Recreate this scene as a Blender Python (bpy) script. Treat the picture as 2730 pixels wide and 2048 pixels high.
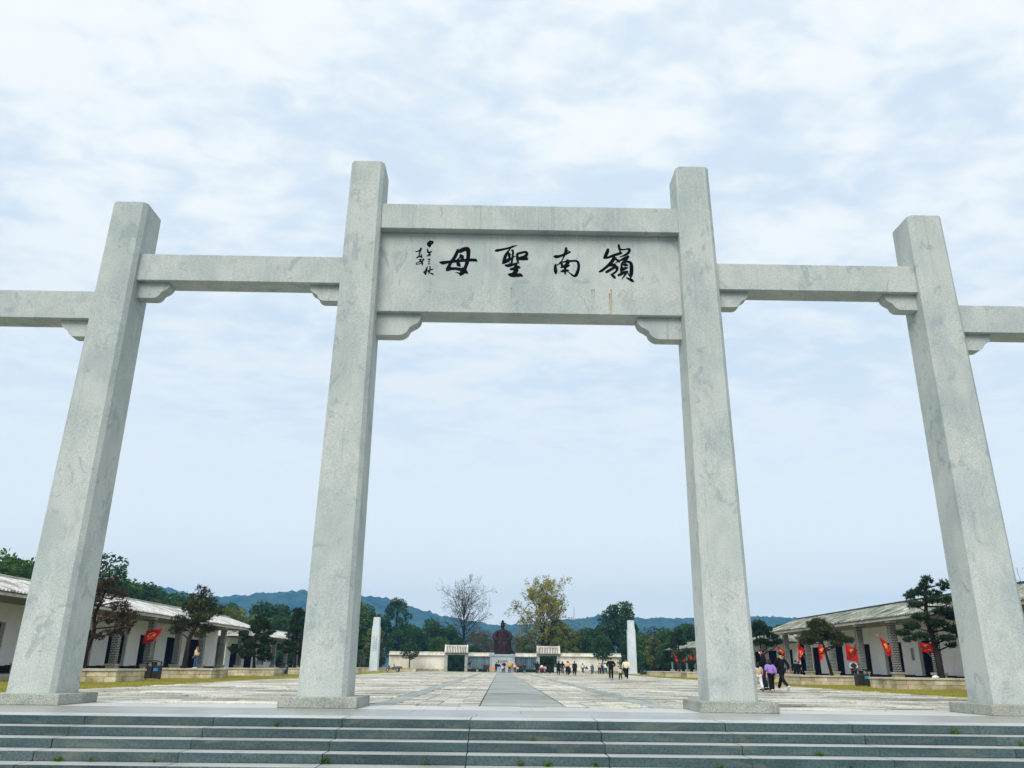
import bpy, bmesh, math, random
import numpy as np
from mathutils import Vector, Matrix

for _o in list(bpy.data.objects):
    bpy.data.objects.remove(_o, do_unlink=True)
SC = bpy.context.scene
COL = SC.collection
R = math.radians
random.seed(7)

# ------------------------------------------------------------------ camera
cam_data = bpy.data.cameras.new('camera')
cam = bpy.data.objects.new('camera', cam_data)
COL.objects.link(cam)
SC.camera = cam
cam_data.sensor_width = 36.0
cam_data.sensor_fit = 'HORIZONTAL'
cam_data.lens = 27.706
cam_data.clip_start = 0.1
cam_data.clip_end = 12000.0
_yaw, _pit, _rol = 0.0098, 0.3449, 0.0118
_r = Vector((math.cos(_yaw), -math.sin(_yaw), 0))
_f0 = Vector((math.sin(_yaw), math.cos(_yaw), 0))
_z = Vector((0, 0, 1))
_f = math.cos(_pit) * _f0 + math.sin(_pit) * _z
_u = -math.sin(_pit) * _f0 + math.cos(_pit) * _z
_r2 = math.cos(_rol) * _r + math.sin(_rol) * _u
_u2 = math.cos(_rol) * _u - math.sin(_rol) * _r
cam.matrix_world = Matrix(((_r2.x, _u2.x, -_f.x, -0.436), (_r2.y, _u2.y, -_f.y, -19.10),
                           (_r2.z, _u2.z, -_f.z, 0.9), (0, 0, 0, 1)))

# ------------------------------------------------------------------ world, sun, exposure
SUN_EL, SUN_AZ = R(44), R(203)          # soft sun behind the camera, over the left shoulder
world = bpy.data.worlds.new('World')
SC.world = world
world.use_nodes = True
wn = world.node_tree
wn.nodes.clear()
def W(t, **k):
    n = wn.nodes.new(t)
    for a, b in k.items():
        setattr(n, a, b)
    return n
def WL(a, b):
    wn.links.new(a, b)
def wmath(op, a, b=None, clamp=False):
    n = W('ShaderNodeMath', operation=op, use_clamp=clamp)
    for i, v in enumerate((a, b)):
        if v is None:
            continue
        if isinstance(v, (int, float)):
            n.inputs[i].default_value = v
        else:
            WL(v, n.inputs[i])
    return n.outputs[0]
sky = W('ShaderNodeTexSky', sky_type='NISHITA', sun_disc=False, sun_elevation=SUN_EL, sun_rotation=SUN_AZ,
        air_density=1.0, dust_density=2.0, ozone_density=2.0)
tc = W('ShaderNodeTexCoord')
sep = W('ShaderNodeSeparateXYZ')
WL(tc.outputs['Generated'], sep.inputs[0])
zc = wmath('MAXIMUM', sep.outputs[2], 0.0)
den = wmath('ADD', zc, 0.10)
px = wmath('DIVIDE', sep.outputs[0], den)
py = wmath('DIVIDE', sep.outputs[1], den)
comb = W('ShaderNodeCombineXYZ')
WL(px, comb.inputs[0]); WL(py, comb.inputs[1])
def wnoise(scale, detail, rough, off, dist=0.0):
    mp = W('ShaderNodeMapping')
    mp.inputs['Location'].default_value = off
    mp.inputs['Rotation'].default_value = (0, 0, R(-28))
    mp.inputs['Scale'].default_value = (1.0, 1.45, 1.0)
    WL(comb.outputs[0], mp.inputs[0])
    n = W('ShaderNodeTexNoise')
    n.inputs['Scale'].default_value = scale
    n.inputs['Detail'].default_value = detail
    n.inputs['Roughness'].default_value = rough
    n.inputs['Distortion'].default_value = dist
    WL(mp.outputs[0], n.inputs['Vector'])
    return n.outputs['Fac']
n1 = wnoise(1.7, 4, 0.5, (3.1, 1.7, 0.0), 0.35)
n2 = wnoise(5.2, 4, 0.5, (8.4, 2.2, 0.0), 0.5)
n3 = wnoise(12.0, 4, 0.55, (1.4, 6.2, 0.0), 0.4)
mixn = wmath('ADD', wmath('ADD', wmath('MULTIPLY', n1, 0.42), wmath('MULTIPLY', n2, 0.36)), wmath('MULTIPLY', n3, 0.22))
ramp = W('ShaderNodeMapRange', interpolation_type='SMOOTHSTEP')
ramp.inputs['From Min'].default_value = 0.40
ramp.inputs['From Max'].default_value = 0.59
ramp.inputs['To Min'].default_value = 0.0
ramp.inputs['To Max'].default_value = 1.0
WL(mixn, ramp.inputs['Value'])
# the layer thins to an even veil towards the horizon
fade = W('ShaderNodeMapRange', interpolation_type='SMOOTHSTEP')
fade.inputs['From Min'].default_value = 0.05
fade.inputs['From Max'].default_value = 0.62
WL(zc, fade.inputs['Value'])
cl = wmath('MULTIPLY', ramp.outputs[0], wmath('ADD', wmath('MULTIPLY', fade.outputs[0], 0.76), 0.20))
SKY_STRENGTH = 0.05
skyb = W('ShaderNodeVectorMath', operation='SCALE')
WL(sky.outputs[0], skyb.inputs[0])
skyb.inputs['Scale'].default_value = SKY_STRENGTH
veil = W('ShaderNodeMix', data_type='RGBA')
veil.inputs[0].default_value = 0.86
WL(skyb.outputs[0], veil.inputs[6])
low = W('ShaderNodeMapRange', interpolation_type='SMOOTHSTEP')
low.inputs['From Min'].default_value = 0.0
low.inputs['From Max'].default_value = 0.38
WL(zc, low.inputs['Value'])
vcol = W('ShaderNodeMix', data_type='RGBA')
WL(low.outputs[0], vcol.inputs[0])
vcol.inputs[6].default_value = (0.70, 0.715, 0.685, 1)
vcol.inputs[7].default_value = (0.452, 0.528, 0.602, 1)
WL(vcol.outputs[2], veil.inputs[7])
cloud = W('ShaderNodeMix', data_type='RGBA')
WL(cl, cloud.inputs[0])
WL(veil.outputs[2], cloud.inputs[6])
cloud.inputs[7].default_value = (0.552, 0.575, 0.578, 1)
bg = W('ShaderNodeBackground')
bg.inputs['Strength'].default_value = 1.0
WL(cloud.outputs[2], bg.inputs['Color'])
wo = W('ShaderNodeOutputWorld')
WL(bg.outputs[0], wo.inputs['Surface'])

sun_data = bpy.data.lights.new('sun', 'SUN')
sun_data.energy = 1.5
sun_data.angle = R(38)
sun_data.color = (1.0, 0.96, 0.9)
sun = bpy.data.objects.new('sun', sun_data)
COL.objects.link(sun)
_sd = Vector((math.sin(SUN_AZ) * math.cos(SUN_EL), math.cos(SUN_AZ) * math.cos(SUN_EL), math.sin(SUN_EL)))
sun.rotation_euler = (-_sd).to_track_quat('-Z', 'Y').to_euler()
sun.location = (0, -30, 60)

SC.view_settings.view_transform = 'Standard'
SC.view_settings.look = 'None'
SC.view_settings.exposure = 0.85
SC.view_settings.gamma = 1.0
SC.view_settings.use_curve_mapping = False
SC.render.engine = 'CYCLES'
SC.cycles.use_denoising = True
SC.cycles.max_bounces = 6
SC.cycles.diffuse_bounces = 3
SC.cycles.glossy_bounces = 2
SC.cycles.transmission_bounces = 4
SC.cycles.transparent_max_bounces = 8
SC.cycles.volume_bounces = 0
SC.cycles.sample_clamp_indirect = 4.0

# ------------------------------------------------------------------ material helpers
MATS = {}
class NT:
    def __init__(s, name):
        s.m = bpy.data.materials.new(name)
        s.m.use_nodes = True
        s.t = s.m.node_tree
        s.t.nodes.clear()
        s.out = s.n('ShaderNodeOutputMaterial')
    def n(s, t, **k):
        x = s.t.nodes.new(t)
        for a, b in k.items():
            setattr(x, a, b)
        return x
    def l(s, a, b):
        s.t.links.new(a, b)
    def setin(s, node, key, v):
        if isinstance(v, (int, float, tuple, list)):
            if isinstance(v, (tuple, list)) and len(v) == 3 and node.inputs[key].type == 'RGBA':
                v = (*v, 1)
            node.inputs[key].default_value = v
        else:
            s.l(v, node.inputs[key])
    def math(s, op, a, b=None, clamp=False):
        x = s.n('ShaderNodeMath', operation=op, use_clamp=clamp)
        s.setin(x, 0, a)
        if b is not None:
            s.setin(x, 1, b)
        return x.outputs[0]
    def mix(s, f, a, b, mode='MIX'):
        x = s.n('ShaderNodeMix', data_type='RGBA', blend_type=mode)
        s.setin(x, 0, f); s.setin(x, 6, a); s.setin(x, 7, b)
        return x.outputs[2]
    def pos(s, scale=(1, 1, 1), loc=(0, 0, 0), world=True):
        if world:
            g = s.n('ShaderNodeNewGeometry').outputs['Position']
        else:
            g = s.n('ShaderNodeTexCoord').outputs['Object']
        mp = s.n('ShaderNodeMapping')
        mp.inputs['Scale'].default_value = scale
        mp.inputs['Location'].default_value = loc
        s.l(g, mp.inputs[0])
        return mp.outputs[0]
    def noise(s, vec, scale, detail=4, rough=0.55, dist=0.0):
        x = s.n('ShaderNodeTexNoise')
        x.inputs['Scale'].default_value = scale
        x.inputs['Detail'].default_value = detail
        x.inputs['Roughness'].default_value = rough
        x.inputs['Distortion'].default_value = dist
        s.l(vec, x.inputs['Vector'])
        return x.outputs['Fac']
    def rng(s, v, a, b, c=0.0, d=1.0):
        x = s.n('ShaderNodeMapRange', interpolation_type='SMOOTHSTEP')
        s.setin(x, 'Value', v)
        for k, q in zip(('From Min', 'From Max', 'To Min', 'To Max'), (a, b, c, d)):
            x.inputs[k].default_value = q
        return x.outputs[0]
    def rand(s):
        a = s.n('ShaderNodeObjectInfo').outputs['Random']
        b = s.n('ShaderNodeNewGeometry').outputs['Random Per Island']
        return s.math('FRACT', s.math('ADD', a, b))
    def bsdf(s, color, rough=0.7, spec=0.4, bump=None, bump_d=0.01, metal=0.0, bump_s=0.5):
        p = s.n('ShaderNodeBsdfPrincipled')
        s.setin(p, 'Base Color', color)
        s.setin(p, 'Roughness', rough)
        s.setin(p, 'Specular IOR Level', spec)
        s.setin(p, 'Metallic', metal)
        if bump is not None:
            b = s.n('ShaderNodeBump')
            b.inputs['Distance'].default_value = bump_d
            b.inputs['Strength'].default_value = bump_s
            s.l(bump, b.inputs['Height'])
            s.l(b.outputs[0], p.inputs['Normal'])
        s.l(p.outputs[0], s.out.inputs['Surface'])
        return p

def plain(name, col, rough=0.7, spec=0.3, var=0.12, scale=6.0, metal=0.0, bump=0.0):
    """painted, cloth, wood or metal surface with a little uneven tone"""
    if name in MATS:
        return MATS[name]
    t = NT(name)
    v = t.pos()
    n = t.noise(v, scale, 4)
    lo = tuple(c * (1 - var) for c in col); hi = tuple(min(1, c * (1 + var)) for c in col)
    c = t.mix(n, lo, hi)
    t.bsdf(c, rough, spec, t.noise(v, scale * 6, 3) if bump else None, bump or 0.01, metal)
    MATS[name] = t.m
    return t.m

def stone(name, dark, mid, light, blotch=0.6, fine=40.0, rough=0.6, spec=0.4, rv=0.25, stretch=(1, 1, 1), bump=0.003,
          speck=0.25, stain=None, stain_amt=0.0, stain_scale=0.5):
    if name in MATS:
        return MATS[name]
    t = NT(name)
    v = t.pos(stretch)
    b = t.noise(v, blotch, 6, 0.6, 0.4)
    c = t.mix(t.rng(b, 0.36, 0.50), dark, mid)
    c = t.mix(t.rng(b, 0.50, 0.66), c, light)
    v2 = t.pos()
    f = t.noise(v2, fine, 3, 0.7)
    lo = 1 - speck
    c = t.mix(1.0, c, t.mix(t.rng(f, 0.35, 0.65), (lo, lo, lo), (1 + speck * 0.5,) * 3), 'MULTIPLY')
    r = t.rand()
    br = t.math('ADD', t.math('MULTIPLY', r, rv), 1 - rv / 2)
    cb = t.n('ShaderNodeCombineColor')
    for i in range(3):
        t.l(br, cb.inputs[i])
    c = t.mix(1.0, c, cb.outputs[0], 'MULTIPLY')
    if stain:
        s = t.noise(t.pos(stretch, (5, 9, 2)), stain_scale, 5, 0.65, 0.6)
        c = t.mix(t.math('MULTIPLY', t.rng(s, 0.52, 0.68), stain_amt), c, stain)
    t.bsdf(c, rough, spec, f, bump)
    MATS[name] = t.m
    return t.m

def leafmat(name, a, b, rough=0.6, trans=0.25, hue=0.0):
    """foliage: colour runs from a to b with the tone of each leaf clump"""
    if name in MATS:
        return MATS[name]
    t = NT(name)
    at = t.n('ShaderNodeAttribute', attribute_name='tone').outputs['Fac']
    r = t.n('ShaderNodeNewGeometry').outputs['Random Per Island']
    f = t.math('ADD', t.math('MULTIPLY', at, 0.75), t.math('MULTIPLY', r, 0.25), True)
    c = t.mix(f, a, b)
    p = t.n('ShaderNodeBsdfPrincipled')
    t.setin(p, 'Base Color', c); t.setin(p, 'Roughness', rough); t.setin(p, 'Specular IOR Level', 0.25)
    tr = t.n('ShaderNodeBsdfTranslucent')
    t.l(c, tr.inputs[0])
    mx = t.n('ShaderNodeMixShader')
    mx.inputs[0].default_value = trans
    t.l(p.outputs[0], mx.inputs[1]); t.l(tr.outputs[0], mx.inputs[2])
    t.l(mx.outputs[0], t.out.inputs['Surface'])
    MATS[name] = t.m
    return t.m

# ------------------------------------------------------------------ mesh helpers
class MB:
    def __init__(s):
        s.v = []; s.f = []; s.mi = []; s.cur = 0
    def add(s, vs, fs):
        o = len(s.v)
        s.v += [tuple(p) for p in vs]
        s.f += [tuple(i + o for i in f) for f in fs]
        s.mi += [s.cur] * len(fs)
        return s
    def box(s, x0, x1, y0, y1, z0, z1):
        if x0 > x1: x0, x1 = x1, x0
        if y0 > y1: y0, y1 = y1, y0
        return s.add([(x, y, z) for z in (z0, z1) for y in (y0, y1) for x in (x0, x1)],
                     [(0, 2, 3, 1), (4, 5, 7, 6), (0, 1, 5, 4), (2, 6, 7, 3), (0, 4, 6, 2), (1, 3, 7, 5)])
    def cbox(s, x0, x1, y0, y1, z0, z1, c=0.01):
        """box with chamfered edges"""
        if x0 > x1: x0, x1 = x1, x0
        if y0 > y1: y0, y1 = y1, y0
        lo = (x0, y0, z0); hi = (x1, y1, z1)
        vs = []; idx = {}
        for sx in (0, 1):
            for sy in (0, 1):
                for sz in (0, 1):
                    sg = (sx, sy, sz)
                    for a in range(3):
                        p = []
                        for k in range(3):
                            e = hi[k] if sg[k] else lo[k]
                            if k != a:
                                e += -c if sg[k] else c
                            p.append(e)
                        idx[(sg, a)] = len(vs); vs.append(p)
        fs = []
        def sgn(a, va, b, vb, cx, vc):
            q = [0, 0, 0]; q[a] = va; q[b] = vb; q[cx] = vc
            return tuple(q)
        for a in range(3):
            b, d = (a + 1) % 3, (a + 2) % 3
            for va in (0, 1):
                q = [idx[(sgn(a, va, b, i, d, j), a)] for i, j in ((0, 0), (1, 0), (1, 1), (0, 1))]
                fs.append(tuple(q if va else q[::-1]))
            for i in (0, 1):
                for j in (0, 1):
                    q = [idx[(sgn(a, 0, b, i, d, j), b)], idx[(sgn(a, 1, b, i, d, j), b)],
                         idx[(sgn(a, 1, b, i, d, j), d)], idx[(sgn(a, 0, b, i, d, j), d)]]
                    fs.append(tuple(q if i == j else q[::-1]))
        for sg in [(i, j, k) for i in (0, 1) for j in (0, 1) for k in (0, 1)]:
            q = [idx[(sg, 0)], idx[(sg, 1)], idx[(sg, 2)]]
            fs.append(tuple(q if sum(sg) % 2 else q[::-1]))
        return s.add(vs, fs)
    def prism(s, poly, a, b, axis='y'):
        """2-D polygon extruded from a to b along an axis; poly in the two other axes"""
        n = len(poly)
        def P(p, t):
            if axis == 'y': return (p[0], t, p[1])
            if axis == 'z': return (p[0], p[1], t)
            return (t, p[0], p[1])
        vs = [P(p, a) for p in poly] + [P(p, b) for p in poly]
        fs = [tuple(range(n)), tuple(range(2 * n - 1, n - 1, -1))]
        fs += [(i, n + i, n + (i + 1) % n, (i + 1) % n) for i in range(n)]
        return s.add(vs, fs)
    def loft(s, rings, cap=True):
        n = len(rings[0]); vs = [p for r in rings for p in r]; fs = []
        for k in range(len(rings) - 1):
            for i in range(n):
                j = (i + 1) % n
                fs.append((k * n + i, k * n + j, (k + 1) * n + j, (k + 1) * n + i))
        if cap:
            fs.append(tuple(range(n - 1, -1, -1)))
            fs.append(tuple((len(rings) - 1) * n + i for i in range(n)))
        return s.add(vs, fs)
    def tube(s, pts, rad, n=6, cap=True):
        pts = [Vector(p) for p in pts]
        if isinstance(rad, (int, float)):
            rad = [rad] * len(pts)
        rings = []; nrm = None
        for i, p in enumerate(pts):
            d = (pts[min(i + 1, len(pts) - 1)] - pts[max(i - 1, 0)])
            if d.length < 1e-9: d = Vector((0, 0, 1))
            d.normalize()
            if nrm is None:
                nrm = d.orthogonal().normalized()
            else:
                nrm = (nrm - d * nrm.dot(d))
                nrm = nrm.normalized() if nrm.length > 1e-6 else d.orthogonal().normalized()
            b = d.cross(nrm)
            rings.append([tuple(p + (nrm * math.cos(2 * math.pi * k / n) + b * math.sin(2 * math.pi * k / n)) * rad[i]) for k in range(n)])
        return s.loft(rings, cap)
    def ell(s, c, r, nu=10, nv=7, rot=None):
        """ellipsoid"""
        rings = []
        for j in range(nv + 1):
            th = math.pi * (j + 0.001) / (nv + 0.002)
            ring = []
            for i in range(nu):
                ph = 2 * math.pi * i / nu
                p = Vector((r[0] * math.sin(th) * math.cos(ph), r[1] * math.sin(th) * math.sin(ph), -r[2] * math.cos(th)))
                if rot: p = rot @ p
                ring.append(tuple(p + Vector(c)))
            rings.append(ring)
        return s.loft(rings)
    def lathe(s, prof, c=(0, 0, 0), n=12):
        return s.loft([[(c[0] + r * math.cos(2 * math.pi * i / n), c[1] + r * math.sin(2 * math.pi * i / n), c[2] + z) for i in range(n)] for r, z in prof])
    def mesh(s, name, mats, smooth=False, fix=True):
        me = bpy.data.meshes.new(name)
        me.from_pydata(s.v, [], s.f)
        if not isinstance(mats, (list, tuple)): mats = [mats]
        for m in mats: me.materials.append(m)
        if len(mats) > 1: me.polygons.foreach_set('material_index', s.mi)
        if fix:
            bm = bmesh.new(); bm.from_mesh(me)
            bmesh.ops.recalc_face_normals(bm, faces=bm.faces)
            bm.to_mesh(me); bm.free()
        if smooth:
            me.polygons.foreach_set('use_smooth', [True] * len(me.polygons))
        me.update()
        return me
    def build(s, name, mats, parent=None, smooth=False, fix=True, loc=None):
        return put(name, s.mesh(name, mats, smooth, fix), parent, loc)

def put(name, me, parent=None, loc=None, rot=None, scale=None):
    o = bpy.data.objects.new(name, me)
    COL.objects.link(o)
    if parent is not None: o.parent = parent
    if loc is not None: o.location = loc
    if rot is not None: o.rotation_euler = rot
    if scale is not None: o.scale = scale
    return o
def thing(name, label, cat, loc=(0, 0, 0), rz=0.0, group=None):
    o = bpy.data.objects.new(name, None)
    o.empty_display_size = 0.2
    COL.objects.link(o)
    o.location = loc; o.rotation_euler = (0, 0, rz)
    return tag(o, label, cat, group)
def tag(o, label, cat, group=None):
    o['label'] = label; o['category'] = cat
    if group: o['group'] = group
    return o
def struct(o):
    o['kind'] = 'structure'
    return o
def stuff(o):
    o['kind'] = 'stuff'
    return o
def copy_tree(o, parent=None):
    c = o.copy(); COL.objects.link(c)
    if parent is not None: c.parent = parent
    for ch in list(o.children):
        copy_tree(ch, c)
    return c
def quadmesh(name, V, mat, tone=None, nper=4):
    """many separate small faces from a (N, nper, 3) array"""
    N = V.shape[0]
    me = bpy.data.meshes.new(name)
    me.vertices.add(N * nper); me.loops.add(N * nper); me.polygons.add(N)
    me.vertices.foreach_set('co', V.reshape(-1).astype(np.float32))
    me.loops.foreach_set('vertex_index', np.arange(N * nper, dtype=np.int32))
    me.polygons.foreach_set('loop_start', np.arange(0, N * nper, nper, dtype=np.int32))
    me.polygons.foreach_set('loop_total', np.full(N, nper, dtype=np.int32))
    if tone is not None:
        a = me.attributes.new('tone', 'FLOAT', 'POINT')
        a.data.foreach_set('value', np.repeat(tone, nper).astype(np.float32))
    me.materials.append(mat)
    me.update(calc_edges=True)
    return me
# ------------------------------------------------------------------ stone and ground materials
def gate_granite():
    t = NT('gate_granite')
    v = t.pos(); vs = t.pos((1, 1, .6))
    b = t.noise(vs, .8, 6, .6, .4)
    c = t.mix(t.rng(b, .36, .62), (0.41, 0.46, 0.44), (0.51, 0.545, 0.51))
    # irregular damp patches with ragged edges, paler where the rain runs off
    n = t.noise(t.pos((1, 1, .75), (5, 9, 2)), 1.9, 7, .68, .8)
    c = t.mix(t.math('MULTIPLY', t.rng(n, .56, .63), .55), c, (0.27, 0.32, 0.335))
    n = t.noise(t.pos((1, 1, .8), (1, 4, 7)), .9, 5, .6, .6)
    c = t.mix(t.math('MULTIPLY', t.rng(n, .50, .66), .45), c, (0.33, 0.38, 0.385))
    # thin vertical run marks
    n = t.noise(t.pos((5, 5, .12), (2, 3, 1)), 1.6, 4, .6)
    c = t.mix(t.math('MULTIPLY', t.rng(n, .58, .70), .30), c, (0.60, 0.60, 0.55))
    n = t.noise(t.pos((6, 6, .10), (7, 1, 4)), 1.6, 4, .6)
    c = t.mix(t.math('MULTIPLY', t.rng(n, .60, .72), .35), c, (0.26, 0.28, 0.26))
    f = t.noise(v, 42, 3, .7)
    c = t.mix(1.0, c, t.mix(t.rng(f, .35, .65), (.80, .80, .80), (1.12, 1.12, 1.12)), 'MULTIPLY')
    t.bsdf(c, .75, .25, f, .003)
    return t.m
G_GATE = gate_granite()
G_PLINTH = stone('plinth_granite', (0.27, 0.295, 0.255), (0.36, 0.385, 0.345), (0.43, 0.45, 0.405), blotch=1.3, fine=34, rough=0.75,
                 spec=0.25, rv=0.1, bump=0.004, speck=0.35, stain=(0.30, 0.29, 0.20), stain_amt=0.5, stain_scale=1.1)
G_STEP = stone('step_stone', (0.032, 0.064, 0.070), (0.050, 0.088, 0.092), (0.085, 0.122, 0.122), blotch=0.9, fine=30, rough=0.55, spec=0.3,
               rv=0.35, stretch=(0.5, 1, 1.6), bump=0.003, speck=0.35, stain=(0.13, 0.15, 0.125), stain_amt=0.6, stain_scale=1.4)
G_TREAD = stone('sky_glare_tread_stone', (0.40, 0.42, 0.40), (0.50, 0.515, 0.495), (0.56, 0.57, 0.55), blotch=0.8, fine=40, rough=0.33, spec=0.45,
               rv=0.2, bump=0.001, speck=0.12)  # pale tone stands in for sky reflected off the step tops
G_PLAT = stone('platform_stone', (0.29, 0.30, 0.28), (0.34, 0.35, 0.325), (0.39, 0.395, 0.365), blotch=0.35, fine=40, rough=0.27, spec=0.4,
               rv=0.12, bump=0.001, speck=0.1)
G_PLATW = stone('pale_edge_stone', (0.46, 0.46, 0.43), (0.52, 0.515, 0.48), (0.57, 0.56, 0.53), blotch=0.4, fine=40, rough=0.55, spec=0.4,
                rv=0.1, bump=0.001, speck=0.1)
G_SLAB = stone('plaza_slab', (0.27, 0.23, 0.145), (0.58, 0.55, 0.44), (0.75, 0.73, 0.63), blotch=0.35, fine=18, rough=0.36, spec=0.5, rv=0.65,
               stretch=(0.45, 1.0, 1), bump=0.006, speck=0.35, stain=(0.20, 0.155, 0.095), stain_amt=0.65, stain_scale=0.5)
G_WALK = stone('walkway_slab', (0.25, 0.28, 0.255), (0.32, 0.35, 0.315), (0.39, 0.41, 0.375), blotch=0.5, fine=22, rough=0.62, spec=0.35, rv=0.3,
               bump=0.003, speck=0.2)
JOINT = plain('joint_earth', (0.10, 0.085, 0.055), 0.9, 0.1, 0.3, 3)
def lawn_mat():
    t = NT('lawn_turf')
    v = t.pos()
    n = t.noise(v, 0.5, 6, 0.65)
    c = t.mix(t.rng(n, 0.35, 0.65), (0.26, 0.205, 0.045), (0.31, 0.295, 0.035))
    c = t.mix(t.rng(t.noise(v, 7, 4, 0.7), 0.4, 0.7), c, (0.19, 0.205, 0.03))
    t.bsdf(c, 0.9, 0.1, t.noise(v, 25, 3), 0.03)
    return t.m
LAWN = lawn_mat()
GROUND = plain('ground_soil', (0.10, 0.11, 0.05), 0.95, 0.1, 0.4, 0.3)
INK = plain('black_ink_paint', (0.004, 0.005, 0.009), 0.8, 0.04, 0.3, 8)
RUST = plain('rust_stain', (0.36, 0.25, 0.11), 0.9, 0.1, 0.3, 9)
DARK_METAL = plain('dark_metal', (0.03, 0.032, 0.035), 0.5, 0.4, 0.2, 5)

# ------------------------------------------------------------------ ground sheet (drops by the flight of steps)
STEP_H, STEP_D, EDGE = 0.146, 0.49, -3.757
LOW = -STEP_H * 5
m = MB()
ys = [(-4000, LOW - 0.012), (-7.2, LOW - 0.012), (-5.0, -0.85), (-3.0, -0.10), (200, -0.10), (1300, -0.10), (5000, -0.10)]
for i in range(len(ys) - 1):
    (ya, za), (yb, zb) = ys[i], ys[i + 1]
    m.add([(-5000, ya, za), (5000, ya, za), (5000, yb, zb), (-5000, yb, zb)], [(0, 1, 2, 3)])
struct(m.build('ground', GROUND))
m = MB()
m.box(-60, 60, -60, -5.9, LOW - 0.008, LOW)
struct(m.build('forecourt_pavement', G_STEP))

# lawns on both sides
LX0, LX1 = -15.3, 17.2
for x0, x1 in ((-46, LX0), (LX1, 48)):
    m = MB()
    nx, ny = 12, 70
    vs = []; fs = []
    for j in range(ny + 1):
        for i in range(nx + 1):
            edge = 0.0 if i in (0, nx) else random.uniform(-0.02, 0.025)
            vs.append((x0 + (x1 - x0) * i / nx, -2.0 + 141.0 * j / ny, -0.005 + edge))
    for j in range(ny):
        for i in range(nx):
            a = j * (nx + 1) + i
            fs.append((a, a + 1, a + nx + 2, a + nx + 1))
    m.add(vs, fs)
    struct(m.build('lawn', LAWN))
rg = np.random.default_rng(5)
GRASS = leafmat('grass_blades', (0.24, 0.185, 0.04), (0.33, 0.335, 0.04), 0.8, 0.2)
def grass(x0, x1, n):
    x = rg.uniform(x0, x1, n); y = 1.0 + 80 * rg.uniform(0, 1, n) ** 1.6
    h = rg.uniform(0.03, 0.075, n); a = rg.uniform(0, np.pi, n); w = 0.012
    lx = rg.normal(0, 0.02, n); ly = rg.normal(0, 0.02, n)
    V = np.zeros((n, 3, 3))
    V[:, 0] = np.stack([x - w * np.cos(a), y - w * np.sin(a), np.full(n, -0.03)], 1)
    V[:, 1] = np.stack([x + w * np.cos(a), y + w * np.sin(a), np.full(n, -0.03)], 1)
    V[:, 2] = np.stack([x + lx, y + ly, h], 1)
    tone = np.clip(0.5 + 0.5 * np.sin(x * 0.9 + 2 * np.sin(y * 0.35)) * np.cos(y * 0.5), 0, 1)
    return quadmesh('grass', V, GRASS, tone, 3)
stuff(put('lawn_grass', grass(-24.5, LX0 + 0.05, 45000)))['label'] = 'short yellow green grass of the lawn by the left gallery'
stuff(put('lawn_grass', grass(LX1 - 0.05, 25.5, 45000)))['label'] = 'short yellow green grass of the lawn by the right gallery'
for _o in COL.objects:
    if _o.name.startswith('lawn_grass'):
        _o['category'] = 'grass'

# ------------------------------------------------------------------ steps and platform
steps = bpy.data.objects.new('steps', None); COL.objects.link(steps); struct(steps)
block_me = {}
def step_mesh(dep):
    if dep not in block_me:
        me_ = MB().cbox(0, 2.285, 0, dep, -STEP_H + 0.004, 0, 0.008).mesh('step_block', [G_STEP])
        me_.materials.append(G_TREAD)           # paler top face: sky glare on the treads put into its colour
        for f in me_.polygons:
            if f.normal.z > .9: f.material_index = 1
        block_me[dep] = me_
    return block_me[dep]
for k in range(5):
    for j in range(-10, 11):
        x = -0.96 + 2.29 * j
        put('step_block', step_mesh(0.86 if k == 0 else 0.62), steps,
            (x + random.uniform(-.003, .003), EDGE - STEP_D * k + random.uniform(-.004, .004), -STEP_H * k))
m = MB(); m.box(-24, 24, -5.6, -3.2, LOW - 0.02, -0.60); m.box(-24, 24, -3.2, -2.9, -0.7, -0.16)
m.build('step_core', JOINT, steps)

PLAT_Y1 = 1.30
platform = bpy.data.objects.new('platform', None); COL.objects.link(platform); struct(platform)
m = MB(); m.box(-30, 30, -2.89, PLAT_Y1, -0.12, -0.05); m.build('bed', JOINT, platform)
pl = MB().cbox(0, 1, 0, 1, -0.06, 0, 0.003).mesh('platform_slab', G_PLAT)
plw = MB().cbox(0, 1, 0, 1, -0.06, 0, 0.003).mesh('platform_slab', G_PLATW)
for me_, y0, y1, off, L in ((pl, -2.895, -1.75, 0.5, 2.29), (pl, -1.745, -0.35, 1.4, 2.29), (plw, -0.345, PLAT_Y1, 0.2, 1.7)):
    n = int(44 / L)
    for j in range(n):
        x = -22 + off + j * L
        put('platform_slab', me_, platform, (x, y0, random.uniform(-.002, .001)), None, (L - 0.006, y1 - y0 - 0.005, 1))

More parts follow.
